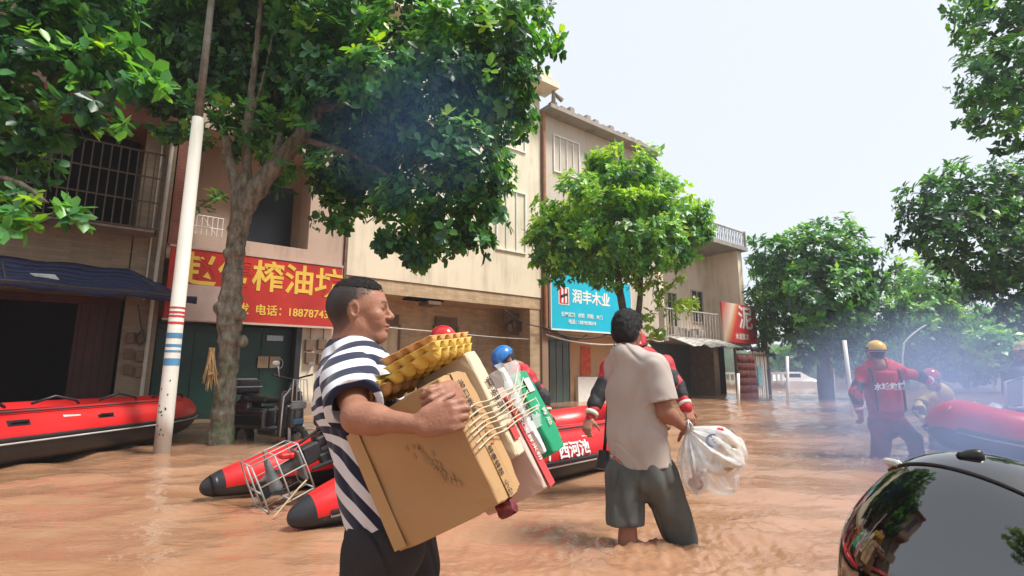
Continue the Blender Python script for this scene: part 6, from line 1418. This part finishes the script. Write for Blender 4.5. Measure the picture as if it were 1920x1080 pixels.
def rescuer(label, J, f, hm_, suit=None, vest=True, u=(0, 0, 1), hk=1.0, vox=.010, sleeve=None, legs=True, goggles=False, loc=None, legm=None, straps=True):
    suit = suit or redsuit; c = (A3(J['shL']) + A3(J['shR']))/2
    T_ = thing('person', label, 'person', loc or (J['hip'][0], J['hip'][1], 0)); g = lambda k_: A3(J[k_])
    allp = [J[k_] for k_ in J]; lo, hi = bb(allp, .22); S = SDF(lo, hi, .008); q, R = head(S, J['head'], f, u, hk)
    nk = q(-.05, 0, -.14); S.cone(nk, c, .06, .08, .04); S.cone(c, g('hip'), .10, .10, .04)
    for s in 'LR':
        if 'el'+s in J:
            arm(S, J['sh'+s], J['el'+s], J['wr'+s]); d = nrm(g('wr'+s) - g('el'+s)); n_ = J.get('pn'+s, (0, .2, -1)); hand(S, J['wr'+s], nrm(d + np.array([0, 0, -.3])), n_, (0, 0, 1) if abs(d[2]) < .7 else (1, 0, 0), curl=(.5, .7, .5), fat=1.15)
    S.build('body', SKIN, T_, attr_fn=lambda V: head_colors(V, A3(J['head']), R, hk, skin_b, (.02, .02, .02)))
    S = SDF(lo, hi, vox); fx = nrm(f); b_ = g('hip')*.45 + c*.55
    S.cone(J['shL'], J['shR'], .085, .085, .05); S.cone(c, b_, .20, .18, .05, sq=(fx, .68)); S.cone(b_, g('hip'), .18, .18, .05, sq=(fx, .75)); S.cone(nk, c, .075, .13, .05)
    for s in 'LR':
        if 'el'+s in J: S.cone(J['sh'+s], J['el'+s], .075, .062, .04); S.cone(J['el'+s], g('wr'+s)*.97 + g('el'+s)*.03, .062, .042, .03)
    S.cone(q(-.03, 0, -.06), q(-.05, 0, -.15), .066, .066, .01, 'sub'); S.warp(folds(int(abs(J['head'][0]*100)) % 97, .009, 12)); S.cut(g('hip') - [0, 0, .03], (0, 0, -1)); S.build('jacket', suit, T_)
    for s in 'LR':
        if 'el'+s in J:
            S = SDF(lo, hi, .009); e = g('el'+s); a1, a2 = e*.6 + g('sh'+s)*.4, e*.55 + g('wr'+s)*.45; S.cone(a1, e, .073, .068, .02); S.cone(e, a2, .068, .060, .02); S.warp(folds(3, .006, 16)); S.build('elbow_panel', blacksuit, T_)
            m = MB(); w1, w2 = g('el'+s)*.25 + g('wr'+s)*.75, g('el'+s)*.12 + g('wr'+s)*.88; m.tube([Vector(w1), Vector(w2)], .054, 14); m.build('cuff_tape', reflect, T_, smooth=True, world=True)
    if legs:
        S = SDF([lo[0], lo[1], -.25], [hi[0], hi[1], J['hip'][2]+.15], vox); S.cone(g('hip'), g('hip') + [0, 0, -.05], .17, .17, .03, sq=(fx, .8))
        for s in 'LR': S.cone(g('hip') + (g('sh'+s) - c)*.45, J['kn'+s], .12, .09, .05); S.cone(J['kn'+s], J['an'+s], .09, .075, .03)
        S.warp(folds(7, .012, 9)); S.cut(g('hip') + [0, 0, .03], (0, 0, 1)); S.build('trousers', legm or navy, T_)
    if vest:
        S = SDF(lo, hi, .010); S.cone(c - [0, 0, .04], b_, .222, .20, .03, sq=(fx, .76)); S.cone(b_, g('hip') + [0, 0, .08], .205, .2, .03, sq=(fx, .82)); sl_ = nrm(g('shR') - g('shL'))
        S.cut(c + [0, 0, .02], (0, 0, 1)); S.cut(g('hip') + [0, 0, .10], (0, 0, -1)); S.cut(c + sl_*.17, sl_); S.cut(c - sl_*.17, -sl_); S.warp(folds(17, .006, 14)); ve = S.build('life_vest', mat('vest_red', (.5, .03, .05), .65, .2, 9), T_)
        m = MB(); n_out = -fx if fx[1] > 0 else fx
        for w_ in (-.15, .15):
            pts = [Vector(c + sl_*w_ + [0, 0, .085] + n_out*.03), Vector(c + sl_*w_ + n_out*.15 + [0, 0, .0]), Vector(b_ + sl_*w_ + n_out*.185), Vector(g('hip') + [0, 0, .12] + sl_*w_ + n_out*.17)]; m.tube(pts, .014, 6)
        m.build('strap', blacksuit, ve, smooth=True, world=True)
        m = MB(); p = c*.5 + b_*.5 + n_out*.178
        Tm = Matrix((list(sl_) + [0], list(n_out) + [0], [0, 0, 1, 0], [0, 0, 0, 1])).transposed(); 
        if 'print' in J: pass
        ve['_'] = 0; del ve['_']
        return T_, q, R, c, b_, sl_, n_out, helmet(T_, J['head'], f, u, hm_, q, R)
    return T_, q, R, c, b_, None, None, helmet(T_, J['head'], f, u, hm_, q, R)

# back view, yellow helmet, wading
Y = 6.15
J = dict(head=at(1643, 662, Y), shL=at(1618, 700, Y+.05), shR=at(1684, 698, Y), hip=at(1662, 788, Y), elL=at(1604, 738, Y-.05), wrL=at(1612, 772, Y-.05), elR=at(1716, 702, Y+.05), wrR=at(1748, 716, Y+.1), knL=at(1652, 832, Y), anL=at(1640, 900, Y), knR=at(1712, 824, Y+.1), anR=at(1728, 890, Y+.1))
rs, q, R, c, b_, sl_, no, hl = rescuer('rescuer with yellow helmet and red life vest seen from behind, arm stretched right', J, (.25, .95, 0), yellow_h, legm=mat('wet_suit_mix', (.05, .04, .07), .5, .4, 5, col2=(.25, .02, .04)))
p = Vector(c*.35 + b_*.65 + no*.20)
Tm = Matrix((Vector(sl_).to_4d(), Vector((0, 0, 1)).to_4d(), Vector(np.cross(sl_, (0, 0, 1))).to_4d(), (0, 0, 0, 1))).transposed(); Tm[3][0] = Tm[3][1] = Tm[3][2] = 0
for i in range(3): Tm[i][3] = 0
text_obj('lettering', '水域救援', .085, wht_text, rs, p, rot=Tm, ext=.004, align='CENTER', world=True, off=.002)
m = MB(); m.tube([Vector(q(-.01+.132*cos(t), .112*sin(t), .06)) for t in np.linspace(-1.9, 1.9, 20)], .013, 6); m.build('goggle_strap', black_pl, hl, smooth=True, world=True)
# blue helmet, bending behind the green carton
Y = 4.9
J = dict(head=at(948, 678, Y-.05), shL=at(985, 705, Y-.15), shR=at(965, 715, Y+.2), hip=at(1000, 790, Y+.1), elL=at(1018, 745, Y-.2), wrL=at(1025, 775, Y-.25), elR=at(960, 780, Y+.25), wrR=at(950, 810, Y+.2), knL=at(1000, 850, Y), anL=at(1000, 900, Y), knR=at(1020, 850, Y+.2), anR=at(1020, 900, Y+.2))
rescuer('rescuer in blue helmet and red jacket stooping behind the green carton', J, (-.6, -.35, -.7), blue_h, u=(-.55, -.1, .8), vest=False)
# red helmet behind the egg trays
J = dict(head=at(832, 642, 4.6), shL=at(805, 700, 4.6), shR=at(850, 712, 5.1), hip=at(830, 810, 5), elL=at(795, 765, 4.7), wrL=at(812, 800, 4.6), elR=at(860, 765, 5.1), wrR=at(868, 800, 4.9), knL=at(820, 860, 5), anL=at(820, 900, 5), knR=at(850, 860, 5), anR=at(850, 900, 5))
rescuer('rescuer in red helmet hidden behind the egg trays', J, (.9, -.3, -.1), red_h, vest=False)
# facing the camera, behind the man in beige
Y = 4.35
J = dict(head=at(1190, 650, Y), shL=at(1146, 688, Y), shR=at(1244, 684, Y), hip=at(1200, 795, Y+.1), elL=at(1124, 738, Y-.05), wrL=at(1106, 784, Y-.15), elR=at(1268, 722, Y-.1), wrR=at(1288, 765, Y-.2), knL=at(1180, 850, Y+.1), anL=at(1180, 900, Y+.1), knR=at(1225, 850, Y+.1), anR=at(1225, 900, Y+.1))
rescuer('rescuer in red and black suit with both arms spread, mostly behind the man in beige', J, (-.1, -1, -.25), red_h)
# beside the right hand boat
Y = 6.9
J = dict(head=at(1746, 712, Y), shL=at(1735, 742, Y), shR=at(1775, 742, Y+.2), hip=at(1770, 800, Y+.2), elL=at(1722, 768, Y-.1), wrL=at(1735, 790, Y-.2), elR=at(1785, 770, Y+.1), wrR=at(1770, 795, Y), knL=at(1760, 840, Y), anL=at(1760, 880, Y), knR=at(1780, 840, Y), anR=at(1780, 880, Y))
rescuer('rescuer in red helmet and yellow vest crouching beyond the bow at the right', J, (-.8, -.5, -.2), red_h, suit=mat('yellow_vest', (.6, .45, .08), .6, .3, 8), vest=False)
J = dict(head=at(1925, 662, 6.3), shL=at(1910, 700, 6.2), shR=at(1950, 700, 6.4), hip=at(1935, 780, 6.4), elL=at(1905, 740, 6.1), wrL=at(1915, 775, 6.0), elR=at(1960, 740, 6.4), wrR=at(1950, 780, 6.2), knL=at(1920, 830, 6.3), anL=at(1920, 870, 6.3), knR=at(1950, 830, 6.4), anR=at(1950, 870, 6.4))
rescuer('person in pale helmet cut by the right edge of the picture', J, (-1, .1, 0), mat('pale_shell', (.5, .38, .2), .3), suit=navy, vest=False)
# paddle, frames and sacks
pd = thing('paddle', 'black paddle shaft standing between the boat and the man in beige', 'paddle', at(1140, 830, 4.6)); m = MB(); m.tube([at(1146, 690, 4.75), at(1133, 850, 4.55)], .016, 8); m.build('shaft', black_pl, pd, smooth=True, world=True)
m = MB(); m.tube([at(1133, 845, 4.55), at(1131, 880, 4.52)], [.05, .07], 10); m.build('blade', black_pl, pd, world=True)
fr_ = thing('folding_seat', 'small metal framed seat back on the right hand boat', 'seat', at(1900, 765, 5.9)); m = MB(); A, B, C_, D = at(1888, 765, 5.9), at(1884, 716, 5.9), at(1918, 706, 5.9), at(1920, 765, 5.9); m.tube([A, B, C_, D, A], .014, 8); m.build('frame', silver, fr_, smooth=True, world=True)
m = MB(); up = Vector((0, .02, 0)); a, b, c2, d2 = A.lerp(C_, .08), B.lerp(D, .08), C_.lerp(A, .08), D.lerp(B, .08); m.add([a, b, c2, d2, a+up, b+up, c2+up, d2+up], [(0,1,2,3),(4,7,6,5),(0,4,5,1),(1,5,6,2),(2,6,7,3),(3,7,4,0)]); m.build('panel', mat('smoky_panel', (.2, .23, .25), .2), fr_, world=True)
tp_ = thing('tarpaulin', 'pale folded tarpaulin lying over the right hand boat', 'tarpaulin', at(1820, 760, 6.0)); m = MB()
rws = [[at(1775 + 105*i/12, 768 - 10*j/4 - 3*sin(i*1.3), 5.6 + .5*j/4) + Vector((0, 0, .02*sin(i*1.7+j))) for i in range(13)] for j in range(5)]
for j in range(4): m.sheet(rws[j], rws[j+1])
o = m.build('sheet', mat('pale_tarp', (.55, .58, .6), .4, .2, 4), tp_, smooth=True, world=True); o.modifiers.new('t', 'SOLIDIFY').thickness = .02
# ================================================================ air
def volume_mat(name, col, dens, aniso=.2):
    m = bpy.data.materials.new(name); m.use_nodes = True; nt = m.node_tree; nt.nodes.clear()
    v = nt.nodes.new('ShaderNodeVolumePrincipled'); o = nt.nodes.new('ShaderNodeOutputMaterial')
    v.inputs['Color'].default_value = (*col, 1); v.inputs['Density'].default_value = dens; v.inputs['Anisotropy'].default_value = aniso
    nt.links.new(v.outputs[0], o.inputs['Volume']); return m, nt, v
hm, _, _ = volume_mat('haze_air', (.8, .9, 1.0), 0.0013)
b = MB(); b.box(-240, 240, -20, 300, -1.5, 14); o = b.build('haze', hm); o['kind'] = 'stuff'

def smoke(name, c, rad, dens, col, seed):
    m = bpy.data.materials.new(name + '_air'); m.use_nodes = True; nt = m.node_tree; nd = nt.nodes; nd.clear(); L = nt.links
    v = nd.new('ShaderNodeVolumePrincipled'); o = nd.new('ShaderNodeOutputMaterial'); L.new(v.outputs[0], o.inputs['Volume']); v.inputs['Color'].default_value = (*col, 1); v.inputs['Anisotropy'].default_value = .1
    tc = nd.new('ShaderNodeTexCoord'); mp = nd.new('ShaderNodeMapping'); mp.inputs['Scale'].default_value = tuple(1/r for r in rad); L.new(tc.outputs['Object'], mp.inputs['Vector'])
    ln = nd.new('ShaderNodeVectorMath'); ln.operation = 'LENGTH'; L.new(mp.outputs[0], ln.inputs[0])
    r1 = nd.new('ShaderNodeMapRange'); r1.inputs['From Min'].default_value = 1; r1.inputs['From Max'].default_value = .1; L.new(ln.outputs['Value'], r1.inputs['Value'])
    n = nd.new('ShaderNodeTexNoise'); n.inputs['Scale'].default_value = 1.1; n.inputs['Detail'].default_value = 3; L.new(tc.outputs['Object'], n.inputs['Vector'])
    r2 = nd.new('ShaderNodeMapRange'); r2.inputs['From Min'].default_value = .38; r2.inputs['From Max'].default_value = .62; r2.inputs['To Min'].default_value = .25; L.new(n.outputs['Fac'], r2.inputs['Value'])
    a = nd.new('ShaderNodeMath'); a.operation = 'MULTIPLY'; L.new(r1.outputs[0], a.inputs[0]); L.new(r2.outputs[0], a.inputs[1]); b = nd.new('ShaderNodeMath'); b.operation = 'MULTIPLY'; b.inputs[1].default_value = dens; L.new(a.outputs[0], b.inputs[0]); L.new(b.outputs[0], v.inputs['Density'])
    q = MB(); q.ball((0, 0, 0), tuple(rad), 20, 14); ob_ = q.build(name, m, smooth=True); ob_.location = c; ob_['kind'] = 'stuff'; return ob_
smoke('exhaust_smoke_veil', (4.6, 5.3, .55), (2.1, 2.2, 1.3), .85, (.42, .57, .95), 1)
scene.cycles.volume_step_rate = 3.0; scene.cycles.volume_max_steps = 64
smoke('exhaust_smoke_veil', tuple(at(770, 235, 6.0)), (1.5, .8, 1.25), .17, (.22, .45, 1.0), 2)  # thin bluish veil before the crown, added as a smoke volume
